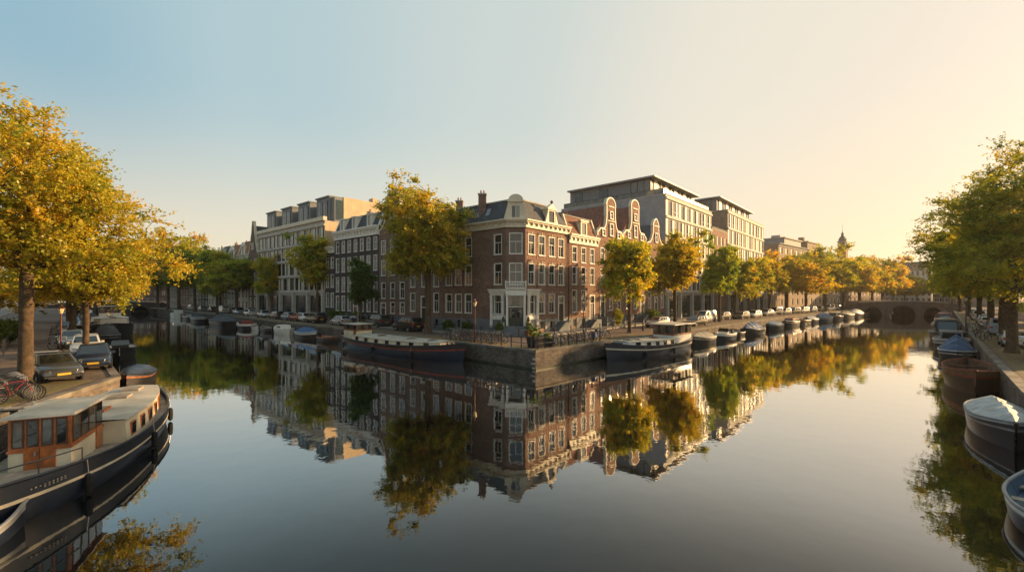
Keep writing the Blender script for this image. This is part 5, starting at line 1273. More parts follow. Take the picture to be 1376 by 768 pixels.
moor(bankR, -1, 60, 1.9, 'black houseboat with dark square cabin and pale roof edge', 11, 3.6, True, hullm=B3, kind='cabin', cov=BLACKH, ch=1.7, fb=1.1, name='barge', cat='barge')
moor(bankR, -1, 75, 1.9, 'black barge with rounded pale cover halfway up the right bank', 12, 3.6, True, hullm=B3, kind='cover', cov=BEIGET, ch=1.2, fb=1.1, ridge=0, name='barge', cat='barge')
moor(bankR, -1, 90, 1.9, 'dark red cabin boat far up the right bank', 10, 3.2, True, hullm=R3, kind='cabin', cov=REDB, ch=1.3, fb=1.1, group=g_b)
moor(bankR, -1, 105, 1.9, 'dark boat nearest the bridge on the right bank', 10, 3.2, True, hullm=B3, kind='cover', cov=BLACKT, ch=1.3, fb=1.1, group=g_b)
# left bank
sloop('small blue rowing boat at the lower left edge of the picture', -13.2, 10.3, math.radians(88), 3.4, 1.45, fb=.42, hullm=(GREYH, GREYH, NAVY), kind='open', bow=2.0, stern=2.6, sh=.22, inner=mat('blue_inner2', (.04, .07, .12), .6), group=g_n)
x, y = G(176, 519, 0); sloop('dark blue motorboat with orange brown flank ahead of the houseboat', x - .2, y + .6, math.radians(-62), 4.4, 1.9, fb=.75, hullm=(WOOD, BLACKH, BLACKH), kind='cover', cov=mat('navy_cover', (.03, .045, .08), .35, .3, 2), ch=.55, ridge=0, group=g_n)
x, y = G(158, 482, 0); sloop('black tender with white cockpit and windscreen on the left bank', x - .6, y + 1.0, math.radians(-50), 6.2, 2.4, fb=.95, hullm=(BLACKH, BLACKH, BLACKH), kind='console', inner=WHITEB, group=g_n)
x, y = G(150, 461, 0); sloop('boat with domed black sprayhood between the tender and the big barge', x - 2.0, y + 1.5, math.radians(135), 7, 2.6, fb=1.0, hullm=B3, kind='cover', cov=BLACKT, ch=1.3, ridge=0, group=g_n)
x, y = G(146, 455, 0); bgl = barge('large black barge with white deckhouse farthest up the visible left bank', x - 3.6, y + 4.5, math.radians(-45), 16, 4.8, 1.6, -6.5, 4.0, 1.1, .5, -5.5, -3.5, .8, 3.3, 4.3, hull=(BLACKH, BLACKH, BLACKH), trm=WHITEB, nwin=4, rails=False, wood=mat('maroon_paint', (.18, .03, .03), .5), fend=None)
for i, (px, lb, hm, kd, cv) in enumerate([(78, 'first far boat beyond the black barge on the left bank', G3, 'cabin', WHITEB), (94, 'second far boat on the left bank', B3, 'cover', BLACKT), (112, 'third far boat on the left bank', W3, 'cabin', WHITEB)]):
    moor(bankL, 1, px, 2.4, lb, 9, 3, hullm=hm, kind=kd, cov=cv, ch=1.1, fb=1.1, group=g_n)
# ---------------------------------------------------------------- cars
def paint(name, c): return mat(name, c, .28, .04, 1.0, spec=.6, coat=.6, metal=.3)
P = {k: paint(k + '_car_paint', v) for k, v in dict(grey=(.13, .14, .15), blue=(.02, .035, .075), white=(.68, .68, .66), silver=(.42, .43, .44), black=(.02, .02, .022), darkgrey=(.06, .065, .07), red=(.28, .02, .02), lightblue=(.20, .28, .36), green=(.03, .06, .05)).items()}
HEADL = mat('headlight_glass', (.6, .6, .58), .15, .1, 5, spec=.8); TAILL = mat('tail_light', (.45, .02, .015), .25, .1, 5); PLATE = mat('yellow_number_plate', (.62, .40, .04), .5, .05, 5)
TRIMB = mat('black_plastic', (.025, .025, .027), .6, .1, 4)
def make_car(kind, name='parked_car'):
    if kind == 'hatch': L, W, H, prof, gh = 4.0, 1.72, 1.46, [(-2.0, .62), (-1.96, .86), (-1.3, .93), (0, .93), (.95, .92), (1.55, .80), (1.9, .68), (2.0, .52)], (-1.85, 1.05, -1.35, .25)
    elif kind == 'estate': L, W, H, prof, gh = 4.6, 1.78, 1.48, [(-2.3, .60), (-2.26, .90), (-1.5, .95), (0, .94), (1.0, .93), (1.8, .80), (2.2, .68), (2.3, .50)], (-2.2, 1.1, -1.85, .3)
    elif kind == 'sedan': L, W, H, prof, gh = 4.5, 1.76, 1.43, [(-2.25, .60), (-2.2, .90), (-1.5, .96), (0, .92), (.9, .91), (1.75, .78), (2.15, .66), (2.25, .50)], (-1.65, 1.05, -.95, .2)
    elif kind == 'suv': L, W, H, prof, gh = 4.6, 1.86, 1.76, [(-2.3, .70), (-2.26, 1.05), (-1.5, 1.08), (0, 1.06), (1.05, 1.05), (1.9, .98), (2.22, .86), (2.3, .60)], (-2.2, 1.1, -1.9, .35)
    else: L, W, H, prof, gh = 4.5, 1.84, 1.92, [(-2.25, .75), (-2.22, 1.05), (-1.5, 1.08), (0, 1.06), (1.2, 1.02), (1.75, .93), (2.15, .76), (2.25, .55)], (-2.2, 1.65, -2.08, .75)
    r = thing(name, 'car', 'car'); wb = L * .30; hw = W / 2
    mb = MB(); rows = []
    for x, z in prof:
        tap = 1 - .10 * max(0, (abs(x) - L * .32) / (L * .18)) ** 2
        h_ = hw * tap; zb = .24 if abs(x) < L * .46 else .32
        rows.append([(x, -h_ * .9, zb), (x, -h_, zb + .12), (x, -h_, min(z - .12, .66)), (x, -h_ * .95, z - .05), (x, -h_ * .82, z), (x, h_ * .82, z), (x, h_ * .95, z - .05), (x, h_, min(z - .12, .66)), (x, h_, zb + .12), (x, h_ * .9, zb)])
    mb.grid(rows, P['grey'], close=True); n = len(rows[0])
    mb.add(rows[0], [tuple(range(n))], P['grey']); mb.add(rows[-1], [tuple(reversed(range(n)))], P['grey'])
    b0, b1, t0, t1 = gh; zb = prof[3][1] - .02; wt = hw * .76; wb_ = hw * .93
    Bq = [(b0, -wb_, zb), (b1, -wb_, zb), (b1, wb_, zb), (b0, wb_, zb)]; Tq = [(t0, -wt, H - .03), (t1, -wt, H - .03), (t1, wt, H - .03), (t0, wt, H - .03)]
    g = MB(); g.hexa(Bq, Tq, P['grey'])
    body = bpy.data.objects.new('body', None)
    gm2 = g.mesh('g', bevel=.09); m0 = mb.mesh('body', smooth=True)
    bm = bmesh.new(); bm.from_mesh(m0); bm.from_mesh(gm2); me = bpy.data.meshes.new('body'); bm.to_mesh(me); bm.free(); me.materials.append(P['grey'])
    me.polygons.foreach_set('use_smooth', [True] * len(me.polygons))
    try: me.set_sharp_from_angle(angle=R_(40))
    except Exception: pass
    bpy.data.objects.remove(body); link('body', me, r)
    def pan(A_, B_, C_, D_, u0, u1, v0, v1, pr, nm):      # glass on a face of the greenhouse
        A_, B_, C_, D_ = map(Vector, (A_, B_, C_, D_)); nn = (B_ - A_).cross(D_ - A_).normalized() * pr
        q = lambda u, v: (A_ * (1 - u) + B_ * u) * (1 - v) + (D_ * (1 - u) + C_ * u) * v + nn
        m_ = MB(); m_.add([q(u0, v0), q(u1, v0), q(u1, v1), q(u0, v1)], [(0, 1, 2, 3)], CARGLASS); m_.build(nm, r)
    pan(Bq[1], Bq[2], Tq[2], Tq[1], .08, .92, .10, .90, .012, 'windscreen')
    pan(Bq[3], Bq[0], Tq[0], Tq[3], .10, .90, .30 if kind != 'van' else .45, .88, .012, 'rear_window')
    for sgn in (1, -1):
        a, b, c, d = (Bq[0], Bq[1], Tq[1], Tq[0]) if sgn < 0 else (Bq[2], Bq[3], Tq[3], Tq[2])
        if kind == 'van': rng_ = [(.66, .90)] if sgn < 0 else [(.10, .34)]
        else: rng_ = [(.10, .36), (.39, .64), (.67, .90)]
        for u0, u1 in rng_: pan(a, b, c, d, u0, u1, .14, .86, .012, 'side_window')
    for sx in (-1, 1):
        for sy in (-1, 1):
            x0, y0 = sx * wb, sy * (hw - .11); m_ = MB()
            def ring(prf, mt, nn=14):
                vs = []; 
                for rr, yy in prf:
                    for k in range(nn): a = 2 * math.pi * k / nn; vs.append((x0 + rr * math.cos(a), y0 + sy * yy, .31 + rr * math.sin(a)))
                fs = [(i * nn + k, i * nn + (k + 1) % nn, (i + 1) * nn + (k + 1) % nn, (i + 1) * nn + k) for i in range(len(prf) - 1) for k in range(nn)]
                m_.add(vs, fs, mt)
            ring([(.31, -.08), (.31, .10), (.27, .13), (.19, .125)], RUBBER); wh = m_.build('wheel', r)
            m_ = MB(); ring([(.20, .12), (.17, .09), (.06, .10), (.0, .12)], GALV, 10); m_.build('rim', wh)
            m_ = MB(); ring([(.375, .02), (.375, .113), (.30, .1135)], TRIMB); m_.build('wheel_arch', r)
    fx = L / 2; zf = prof[-2][1]
    for sy in (-1, 1):
        m_ = MB(); m_.hexa([(fx - .32, sy * hw * .93, zf - .14), (fx + .0, sy * hw * .58, zf - .17), (fx - .06, sy * hw * .56, zf - .17), (fx - .4, sy * hw * .8, zf - .14)][::sy], [(fx - .38, sy * hw * .92, zf + .02), (fx - .04, sy * hw * .60, zf - .02), (fx - .12, sy * hw * .56, zf - .02), (fx - .48, sy * hw * .8, zf + .02)][::sy], HEADL); m_.build('headlight', r)
        m_ = MB(); zt_ = prof[1][1]; m_.hexa([(-fx - .015, sy * hw * .66, zt_ - .22), (-fx - .015, sy * hw * .93, zt_ - .22), (-fx + .2, sy * (hw * .965), zt_ - .22), (-fx + .2, sy * hw * .66, zt_ - .22)][::-sy], [(-fx + .0, sy * hw * .70, zt_ - .03), (-fx + .0, sy * hw * .9, zt_ - .03), (-fx + .2, sy * (hw * .955), zt_ - .03), (-fx + .2, sy * hw * .7, zt_ - .03)][::-sy], TAILL); m_.build('tail_light', r)
        m_ = MB(); xm = gh[1] - .28; m_.box(xm - .1, xm + .05, sy * (hw + .06) - .09, sy * (hw + .06) + .09, prof[4][1] - .02, prof[4][1] + .13, P['grey']); m_.build('mirror', r)
    m_ = MB(); m_.box(fx - .1, fx + .012, -hw * .5, hw * .5, zf - .20, zf - .10, TRIMB); m_.box(fx - .1, fx + .015, -hw * .7, hw * .7, .27, .38, TRIMB); m_.build('grille', r)
    for s_, nm in ((fx + .016, 'number_plate'), (-fx - .03, 'number_plate')):
        m_ = MB(); m_.box(s_, s_ + .015, -.26, .26, .42 if s_ > 0 else .62, .53 if s_ > 0 else .73, PLATE); m_.build(nm, r)
    return r
proto = {k: make_car(k) for k in ('hatch', 'estate', 'sedan', 'suv', 'van')}
used = set()
def car(kind, col, label, x, y, rz, group, s=1.0, z=QZ + .01):
    if kind in used: c = copy_tree(proto[kind])
    else: c = proto[kind]; used.add(kind)
    c.location = (x, y, z); c.rotation_euler = (0, 0, rz); c['label'] = label; c['group'] = group; c.scale = (s, s, s)
    setmat(c, 'body', P[col]); setmat(c, 'mirror', P[col] if True else None)
    if kind == 'van': c['category'] = 'van'
    return c
gl = 'cars parked on the left bank'; gq = 'cars parked along the left canal quay'; gr = 'cars parked along the right canal quay'; gb = 'cars parked on the right bank'
car('hatch', 'darkgrey', 'dark grey hatchback with yellow number plate facing the viewer beside the thick trunk', -25.0, 24.3, R_(-32), gl)
car('hatch', 'blue', 'dark blue hatchback with yellow number plate parked behind the grey one', -26.5, 28.3, R_(-48), gl)
car('estate', 'white', 'white car with dark windscreen parked behind the dark blue hatchback', -33.0, 34.6, R_(-47), gl)
for i, (px, py, kd, cl, lb) in enumerate([(97, 468, 'hatch', 'silver', 'silver hatchback behind the white car on the left bank'), (104, 457, 'estate', 'darkgrey', 'dark estate car fifth in the left bank row'), (93, 449, 'hatch', 'black', 'black hatchback sixth in the left bank row'),
                                       (97, 441, 'sedan', 'lightblue', 'pale blue car far up the left bank'), (92, 435, 'suv', 'silver', 'tall silver car farthest up the left bank')]):
    x, y = G(px, py); car(kd, cl, lb, x - 1.4, y + 1.4, R_(-46), gl)
def onq(poly, side, px, inland, rz_off, kind, col, label, group, s=1.0):
    (x, y), a = at_y(poly, px, -inland, side) if poly is bankR else on_poly(poly, px, -inland, side); return car(kind, col, label, x, y, a + rz_off, group, s)
qa = R_(180)
for px, kd, cl, lb, off in [(548, 'suv', 'black', 'black car with red tail lights parked beside the golden tree trunk', 4.3), (508, 'suv', 'darkgrey', 'dark car showing only its roof behind the middle barge wheelhouse', 5.6),
                       (478, 'hatch', 'darkgrey', 'dark hatchback just right of the silver car on the left canal quay', 5.2), (458, 'hatch', 'silver', 'silver hatchback near the street lamp on the left canal quay', 3.2),
                       (424, 'suv', 'black', 'black car with pale bonnet left of the silver hatchback', 3.0), (411, 'estate', 'white', 'white car behind the blue tarpaulin boat', 3.4), (400, 'hatch', 'red', 'dark red small car on the left canal quay', 3.2),
                       (388, 'hatch', 'lightblue', 'pale blue hatchback on the left canal quay', 3.2), (372, 'estate', 'darkgrey', 'dark estate car on the left canal quay', 3.2), (355, 'hatch', 'silver', 'silver hatchback under the small round tree', 3.2),
                       (336, 'hatch', 'white', 'white hatchback left of the small round tree', 3.2), (321, 'suv', 'lightblue', 'pale blue tall car beside the dividing trunk', 3.2), (300, 'van', 'white', 'white van with blue tinted windows on the left canal quay', 3.2),
                       (286, 'sedan', 'black', 'black car left of the far white van', 3.2), (272, 'hatch', 'silver', 'silver car deep on the left canal quay', 3.2), (258, 'suv', 'white', 'white tall car near the left bridge', 3.2), (245, 'hatch', 'darkgrey', 'dark car next to the left bridge', 3.2)]:
    onq(quayL, -1, px, off, 0 if px > 500 else (qa if px % 2 else 0), kd, cl, lb, gq)
for px, kd, cl, lb, off, fl in [(884, 'hatch', 'silver', 'silver hatchback showing its roof behind the white and navy barge', 5.6, 1), (935, 'estate', 'black', 'black car in front of the white van', 2.6, 1), (948, 'van', 'white', 'white van parked on the right canal quay', 5.2, 1), (970, 'hatch', 'black', 'black hatchback right behind the white van', 5.6, 1),
                       (996, 'hatch', 'darkgrey', 'dark grey hatchback second behind the white van', 4.0, 1), (1013, 'hatch', 'white', 'white hatchback third behind the white van', 3.6, 1), (1030, 'sedan', 'silver', 'silver saloon fourth behind the white van', 4.2, 1), (1041, 'suv', 'darkgrey', 'dark tall car before the orange tree', 4.5, 1),
                       (1054, 'hatch', 'silver', 'silver hatchback below the orange tree', 4, 1), (1066, 'estate', 'black', 'black estate car below the orange tree', 4, 1), (1078, 'estate', 'white', 'white estate car past the orange tree', 4, 1), (1090, 'hatch', 'lightblue', 'pale blue hatchback below the broad green and gold tree', 4, 1),
                       (1101, 'sedan', 'darkgrey', 'dark saloon below the broad green and gold tree', 4, 1), (1113, 'suv', 'silver', 'tall silver car past the broad tree', 4, 1), (1123, 'hatch', 'white', 'white hatchback fifth from the bridge', 4, 1), (1132, 'hatch', 'black', 'black hatchback fourth from the bridge', 4, 1),
                       (1140, 'estate', 'silver', 'silver estate third from the bridge', 4, 1), (1149, 'hatch', 'white', 'white hatchback second from the bridge', 4, 1), (1158, 'suv', 'white', 'white tall car next to the bridge', 4, 1)]:
    onq(quayR, 1, px, off, qa + R_(-8 * fl), kd, cl, lb, gr)
for px, kd, cl, lb, off, s in [(31, 'suv', 'black', 'dark tall car cut by the right picture edge', 2.7, 1), (39.6, 'sedan', 'silver', 'silver car with red tail lights behind the right bank trunk', 2.1, 1), (51, 'van', 'lightblue', 'pale blue van on the right bank', 2.3, 1), (54.7, 'hatch', 'black', 'black hatchback past the pale blue van', 2.3, 1),
                          (63.5, 'estate', 'white', 'white estate car on the right bank', 2.3, 1), (69, 'hatch', 'silver', 'silver hatchback on the right bank past the white estate', 2.4, 1), (80, 'suv', 'white', 'white tall car far up the right bank', 2.4, 1), (86, 'hatch', 'darkgrey', 'dark hatchback far up the right bank', 2.4, 1), (99, 'sedan', 'silver', 'silver saloon farthest up the right bank', 2.4, 1)]:
    onq(bankR, -1, px, off, 0, kd, cl, lb, gb)
# ---------------------------------------------------------------- bicycles
def make_bike():
    r = thing('bicycle', 'bicycle', 'bicycle')
    for x in (-.52, .52):
        m = MB(); k = 18; vs = []; fs = []
        for i in range(k):
            a = 2 * math.pi * i / k
            for rr, yy in ((.345, -.02), (.345, .02), (.30, .015), (.30, -.015)): vs.append((x + rr * math.cos(a), yy, .345 + rr * math.sin(a)))
        for i in range(k):
            for j in range(4): fs.append((i * 4 + j, i * 4 + (j + 1) % 4, ((i + 1) % k) * 4 + (j + 1) % 4, ((i + 1) % k) * 4 + j))
        m.add(vs, fs, RUBBER); w_ = m.build('wheel', r)
        m = MB(); 
        for i in range(9): a = math.pi * i / 9; m.tube([(x - .31 * math.cos(a), 0, .345 - .31 * math.sin(a)), (x + .31 * math.cos(a), 0, .345 + .31 * math.sin(a))], .006, GALV, 3, cap=False)
        m.build('spokes', w_)
    fm = mat('bicycle_frame_paint', (.05, .05, .055), .35, .1, 3, spec=.6)
    m = MB(); bb = (-.08, 0, .30); st = (-.22, 0, .78); hd = (.34, 0, .82); ft = (.52, 0, .345); rr = (-.52, 0, .345)
    for a, b in ((bb, st), (st, hd), (bb, hd), (bb, rr), (st, rr), ((.36, 0, .74), ft)): m.tube([a, b], .022, fm, 5)
    m.tube([hd, (.30, 0, 1.02)], .018, GALV, 5); m.build('frame', r)
    m = MB(); m.tube([(.08, -.27, 1.0), (.24, -.25, 1.05), (.31, 0, 1.03), (.24, .25, 1.05), (.08, .27, 1.0)], .018, GALV, 5); m.build('handlebar', r)
    m = MB(); m.tube([st, (-.25, 0, .94)], .018, GALV, 5); m.add([(-.40, -.09, .95), (-.40, .09, .95), (-.06, .02, .94), (-.06, -.02, .94), (-.40, -.08, 1.0), (-.40, .08, 1.0), (-.06, .02, .98), (-.06, -.02, .98)], [(0, 1, 2, 3), (7, 6, 5, 4), (0, 4, 5, 1), (1, 5, 6, 2), (2, 6, 7, 3), (3, 7, 4, 0)], BLACK); m.build('saddle', r)
    m = MB(); m.box(-.80, -.35, -.07, .07, .72, .74, METAL); m.box(-.87, -.30, -.03, .03, .66, .70, GALV); m.build('luggage_rack', r)
    return r
bike = make_bike(); firstb = True; BC = [paint('bike_' + n, c) for n, c in (('black', (.03, .03, .03)), ('white', (.6, .6, .58)), ('blue', (.05, .10, .25)), ('red', (.3, .03, .03)), ('silver', (.4, .4, .4)))]
rb = random.Random(9)
def bikes(pts, text, group):
    global firstb
    for i, (x, y, a) in enumerate(pts):
        c = bike if firstb else copy_tree(bike); firstb = False
        c.location = (x, y, QZ + .015); c.rotation_euler = (R_(rb.uniform(-9, 9)), 0, a + R_(rb.uniform(-14, 14))); c.scale = (1.05,) * 3
        c['label'] = text.format(ORD[i] if i < len(ORD) else str(i + 1)); c['group'] = group; setmat(c, 'frame', rb.choice(BC if i else BC[:1]) if rb.random() < .5 else BC[0])
def line_pts(poly, side, px0, px1, inland, n, turn):
    out = []
    for i in range(n):
        (x, y), a = on_poly(poly, px0 + (px1 - px0) * i / max(1, n - 1), -inland, side); out.append((x, y, a + turn))
    return out
bikes(line_pts(quayL, -1, 672, 603, 1.7, 15, R_(80)), '{} bicycle from the right behind the quay rail left of the corner', 'bicycles parked left of the quay corner')
bikes(line_pts(quayR, 1, 742, 770, 1.6, 4, R_(75)), '{} bicycle to the right of the quay corner planters', 'bicycles right of the quay corner')
bikes(line_pts(quayR, 1, 774, 812, 2.2, 6, R_(70)), '{} bicycle in the cluster before the stone stoops', 'bicycles before the stoops')
bikes([(-21.0 - .38 * i, 18.9 + .25 * i, R_(40)) for i in range(5)], '{} nearest bicycle in the stand beside the thick left trunk', 'bicycles in the stand beside the thick left trunk')
bikes([(*G(82, 470 - 4 * i), R_(20)) for i in range(7)], '{} bicycle from the front in the row behind the left brick red lamp post', 'bicycles along the left bank road')
bikes([(*G(1325 - 5 * i, 458 - 4 * i), R_(10)) for i in range(5)], '{} nearest bicycle between the right bank cars and the quay', 'bicycles on the right bank')
# a scooter with a pale windshield before the stoops
(x, y), a = on_poly(quayR, 800, -1.4, 1); sc_ = thing('scooter', 'dark scooter with blue cover and white strip before the stoops', 'scooter', (x, y, QZ), a + .4)
m = MB(); m.hexa([(-.8, -.18, .25), (.6, -.15, .25), (.6, .15, .25), (-.8, .18, .25)], [(-.85, -.16, .85), (.55, -.10, .62), (.55, .10, .62), (-.85, .16, .85)], mat('scooter_blue', (.04, .06, .14), .4)); m.hexa([(.5, -.2, .3), (.68, -.2, .3), (.68, .2, .3), (.5, .2, .3)], [(.38, -.16, 1.05), (.5, -.16, 1.05), (.5, .16, 1.05), (.38, .16, 1.05)], mat('scooter_blue', (0, 0, 0))); m.build('body', sc_, bevel=.03)
for xx in (-.6, .72):
    m = MB(); m.at(xx, 0); k = 14; m.grid([[(r_ * math.cos(2 * math.pi * i / k), yy, .24 + r_ * math.sin(2 * math.pi * i / k)) for i in range(k)] for r_, yy in ((.01, -.06), (.24, -.05), (.24, .05), (.01, .06))], RUBBER, close=True); m.build('wheel', sc_)
m = MB(); m.tube([(.42, -.3, 1.08), (.44, .3, 1.08)], .025, METAL); m.build('handlebar', sc_)
m = MB(); m.hexa([(-.7, -.14, .86), (-.1, -.12, .74), (-.1, .12, .74), (-.7, .14, .86)], [(-.72, -.12, .95), (-.1, -.1, .82), (-.1, .1, .82), (-.72, .12, .95)], BLACK); m.build('seat', sc_)
# ---------------------------------------------------------------- lamps, rails, posts, planters
LAMPG = bpy.data.materials.new('lamp_glass'); LAMPG.use_nodes = True
LAMPG.node_tree.nodes['Principled BSDF'].inputs['Base Color'].default_value = (.75, .60, .35, 1); LAMPG.node_tree.nodes['Principled BSDF'].inputs['Roughness'].default_value = .25
def lamp(label, x, y, h=3.6, m=None, heads=1, name='street_lamp'):
    m = m or mat('lamp_red_brown', (.14, .035, .02), .5, .3, 2); r = thing(name, label, 'street lamp', (x, y, QZ), 0, 'street lamps')
    mb = MB(); mb.lathe([(.14, 0), (.14, .25), (.09, .35), (.08, .9), (.055, 1.0), (.045, h - .5), (.06, h - .45), (.03, h - .4)], m, 8)
    if heads > 1: mb.tube([(-.35, 0, h - .45), (.35, 0, h - .45)], .03, m, 5)
    mb.build('pole', r)
    for x_ in ([0] if heads == 1 else [-.35, .35]):
        b = MB(); b.lathe([(.09, h - .42), (.20, h - .05), (.205, h - .04)], LAMPG, 6, (x_, 0)); ln = b.build('lantern', r)
        c = MB(); c.lathe([(.24, h - .05), (.22, h), (.10, h + .14), (.05, h + .16), (.03, h + .3), (0, h + .32)], m, 6, (x_, 0)); c.build('lantern_cap', ln)
    return r
x, y = G(638, 460); lamp('red brown street lamp standing among the bicycles left of the quay corner', x, y, 3.9)
x, y = G(481, 440); lamp('pale street lamp with two lanterns behind the middle barge', x, y, 4.3, mat('lamp_pale', (.42, .40, .34), .5), 2)
x, y = G(82, 478); lamp('red brown street lamp on the left bank between the bicycles and the white car', x, y, 3.6)
x, y = G(784, 449); lamp('slim dark street lamp before the red brick gables', x, y, 3.9, METAL)
x, y = G(864, 444); lamp('slim dark street lamp left of the small golden green tree pair', x, y, 3.9, METAL)
x, y = G(1298, 445); lamp('dark street lamp among the right bank trees', x, y, 4.2, METAL)
def rail(label, poly, side, px0, px1, n, inland=.35, h=1.0, z=QZ + .05):
    pts = [on_poly(poly, px0 + (px1 - px0) * i / n, -inland, side)[0] for i in range(n + 1)]
    r = thing('quay_railing', label, 'railing', (pts[0][0], pts[0][1], 0)); o = pts[0]
    for x, y in pts: m = MB(); m.at(x - o[0], y - o[1]); m.box(-.05, .05, -.05, .05, z, z + h, METAL); m.box(-.07, .07, -.07, .07, z + h + .001, z + h + .05, METAL); m.build('post', r)
    m = MB()
    for k in (.45, .92): m.tube([(x - o[0], y - o[1], z + h * k) for x, y in pts], .028, METAL, 5, cap=False)
    m.build('rail', r)
rail('black post and rail fence on the quay edge left of the corner', quayL, -1, 714, 606, 8)
rail('black post and rail fence on the quay edge right of the corner', quayR, 1, 722, 806, 8)
rng = np.random.default_rng(77)
def bush(parent, x, y, z, r_, h, tint=.02, n=40, leaf=.06, name='foliage'):
    P_ = rng.normal(0, 1, (n, 3)); P_ /= np.linalg.norm(P_, axis=1, keepdims=True); D_ = P_.copy(); P_ = P_ * np.array([r_, r_, h / 2]) * rng.uniform(.4, .85, (n, 1)); P_[:, 2] += h / 2
    o = link(name, crown_mesh(rng, P_, D_, 8, leaf, tint, r_ * .35, 7, name), parent, (x, y, z)); o.color = (.75, .85, .8, 1); return o
def planter(label, x, y, w_=.8, h=.5, fh=.8, pm=None, leaf=.05):
    r = thing('planter', label, 'planter', (x, y, QZ), rb.uniform(0, 1), 'planters near the corner house'); m = MB(); pm = pm or BLACK; a = w_ / 2
    m.hexa([(-a * .8, -a * .8, 0), (a * .8, -a * .8, 0), (a * .8, a * .8, 0), (-a * .8, a * .8, 0)], [(-a, -a, h), (a, -a, h), (a, a, h), (-a, a, h)], pm); m.box(-a - .04, a + .04, -a - .04, a + .04, h + .001, h + .06, pm); m.build('tub', r)
    bush(r, 0, 0, h - .1, a * 1.2, fh, .02, 30, leaf); return r
x, y = on_poly(quayR, 727, -.95, 1)[0]; planter('large black tub of dark shrubs at the quay corner', x - .5, y + .3, 1.1, .9, 1.0)
x, y = on_poly(quayR, 736, -1.1, 1)[0]; planter('smaller dark tub right of the large corner tub', x, y, .7, .7, .6)
x, y = G(711, 452); planter('terracotta pot with tall plant right of the portico steps', x, y, .7, .6, 1.2, mat('terracotta', (.30, .11, .05), .8))
x, y = G(671, 451); planter('round bush in a pot left of the portico steps', x, y, .9, .5, 1.3, BLUESTONE)
for i, (px, t_, lb) in enumerate([(628, 5.6, 'clipped round bush against the grey plinth left of the portico'), (606, 9.0, 'clipped bush at the grey plinth below the golden tree')]):
    x, y = ptL(t_, .9); r = thing('bush', lb, 'bush', (x, y, QZ)); bush(r, 0, 0, 0, .8, 1.5, .0, 70, .05)
x, y = ptR(31, 1.2); r = thing('bush', 'dark dense bush before the small bell gable house', 'bush', (x, y, QZ)); bush(r, 0, 0, 0, 1.5, 2.3, .05, 110, .07)
x, y = ptR(18.8, 1.6); r = thing('bush', 'yellow green shrub climbing between the two stoops of the gabled houses', 'bush', (x, y, QZ)); bush(r, 0, 0, 0, .8, 2.8, .55, 80, .06)
x, y = ptL(30, 1.2); r = thing('bush', 'dark bush before the blue black house', 'bush', (x, y, QZ)); bush(r, 0, 0, 0, 1.2, 2.2, .05, 90, .07)
x, y = ptL(36, 1.2); r = thing('bush', 'second dark bush farther along the blue black house', 'bush', (x, y, QZ)); bush(r, 0, 0, 0, 1.3, 2.4, .1, 90, .07)
# hedge and garden rail at the far left
hx0, hy0 = G(2, 470); 
r = thing('hedge', 'dark green clipped hedge at the left edge before the cream house', 'hedge', (hx0 - 1.5, hy0 - .5, QZ)); 
for i in range(3): bush(r, -i * .5, i * 1.7, .3, 1.15, 2.4, .03, 130, .06)
(x1, y1), (x2, y2) = G(4, 478), G(20, 452); r = thing('garden_railing', 'low black iron railing in front of the hedge', 'railing', (x1, y1, QZ)); m = MB()
for i in range(14): f_ = i / 13; m.tube([((x2 - x1) * f_, (y2 - y1) * f_, 0), ((x2 - x1) * f_, (y2 - y1) * f_, 1.1)], .03, METAL, 4)
m.tube([(0, 0, 1.05), (x2 - x1, y2 - y1, 1.05)], .03, METAL, 4); m.build('rail', r)
# gangway to the houseboat
x, y = G(12, 553); a = math.radians(18); g_ = thing('gangway', 'pale boarding plank between the bank and the houseboat', 'gangway', (x, y, QZ + .1), a); m = MB(); m.box(-2.0, 1.6, -.22, .22, 0, .06, DECKW); m.build('plank', g_); m = MB()
for i in range(6): m.box(-1.9 + i * .6, -1.84 + i * .6, -.2, .2, .061, .085, GALV)
m.build('cleat', g_)
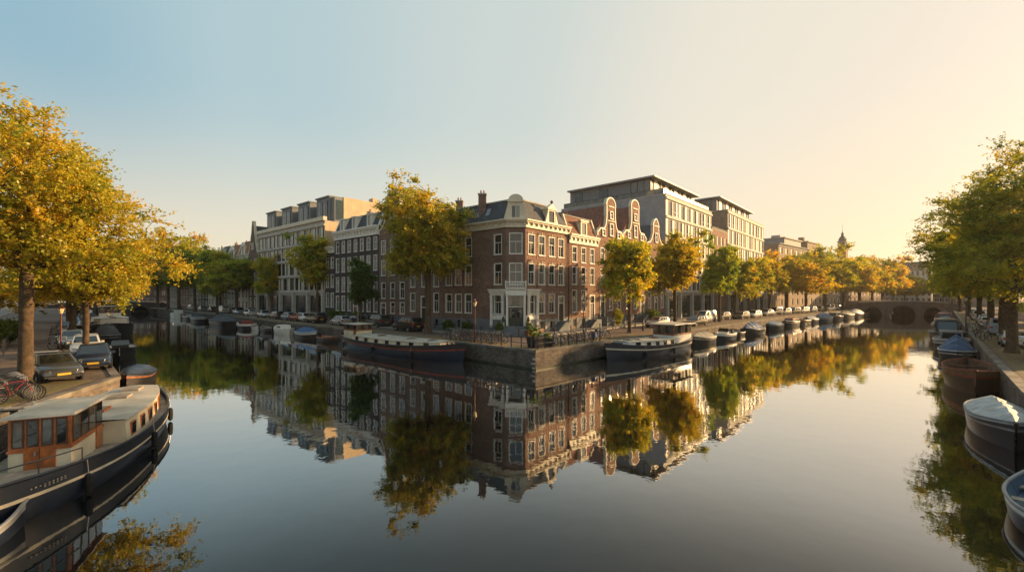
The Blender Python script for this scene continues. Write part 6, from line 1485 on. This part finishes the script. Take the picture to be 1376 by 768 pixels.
# small amsterdam bollards along the roads
def bollards(label, poly, side, off, s0, s1, step, group, n0=0):
    out = []; acc = 0; pr = None
    for (xa, ya), (xb, yb) in zip(poly[:-1], poly[1:]):
        d = nrm(xb - xa, yb - ya); L = math.hypot(xb - xa, yb - ya); nn = (d[1] * side, -d[0] * side); t_ = 0
        while t_ < L:
            if s0 < acc + t_ < s1: out.append((xa + d[0] * t_ - nn[0] * off, ya + d[1] * t_ - nn[1] * off))
            t_ += step
        acc += L
    for i, (x, y) in enumerate(out):
        if pr is None:
            pr = thing('bollard', '', 'bollard'); m = MB(); m.lathe([(.10, 0), (.09, .1), (.065, .15), (.06, .75), (.08, .78), (.08, .84), (.03, .92), (0, .93)], mat('bollard_brown', (.10, .04, .03), .5), 8); m.build('post', pr); c = pr
        else: c = copy_tree(pr)
        c.location = (x, y, QZ); c['group'] = group; c['label'] = label.format(ORD[i] if i < 16 else 'farther')
bollards('{} small brown bollard from the corner along the right canal pavement', quayR, 1, 7.9, 8, 40, 3.0, 'bollards along the right canal pavement')
bollards('{} small brown bollard from the corner along the left canal pavement', quayL, -1, 7.9, 8, 40, 3.0, 'bollards along the left canal pavement')
# ridge of fallen leaves is left to the ground material

hd = thing('hedge', 'long dark hedge across the road behind the right bank cars', 'hedge', (0, 0, QZ))
pp = []
for i in range(46):
    (x, y), a = at_y(bankR, 26 + i * 2.0, -12.2, -1); pp.append((x, y))
P_ = np.array([(x + rng.normal(0, .3), y + rng.normal(0, .3), rng.uniform(.2, 2.3)) for x, y in pp for _ in range(16)]); D_ = rng.normal(0, 1, P_.shape); D_ /= np.linalg.norm(D_, axis=1, keepdims=True)
o = link('foliage', crown_mesh(rng, P_, D_, 6, .16, .05, .9, 6, 'foliage'), hd); o.color = (.8, .9, .8, 1)

# ---------------------------------------------------------------- evening haze
hz = bpy.data.materials.new('evening_haze'); hz.use_nodes = True; t = hz.node_tree; t.nodes.clear()
o_ = t.nodes.new('ShaderNodeOutputMaterial'); v = t.nodes.new('ShaderNodeVolumePrincipled')
v.inputs['Color'].default_value = (1, .95, .86, 1); v.inputs['Density'].default_value = .00025; v.inputs['Anisotropy'].default_value = .55
t.links.new(v.outputs[0], o_.inputs['Volume'])
mb = MB(); mb.box(-1600, 1600, -190, 1190, -2.2, 45, hz); tag(mb.build('haze'), kind='stuff')
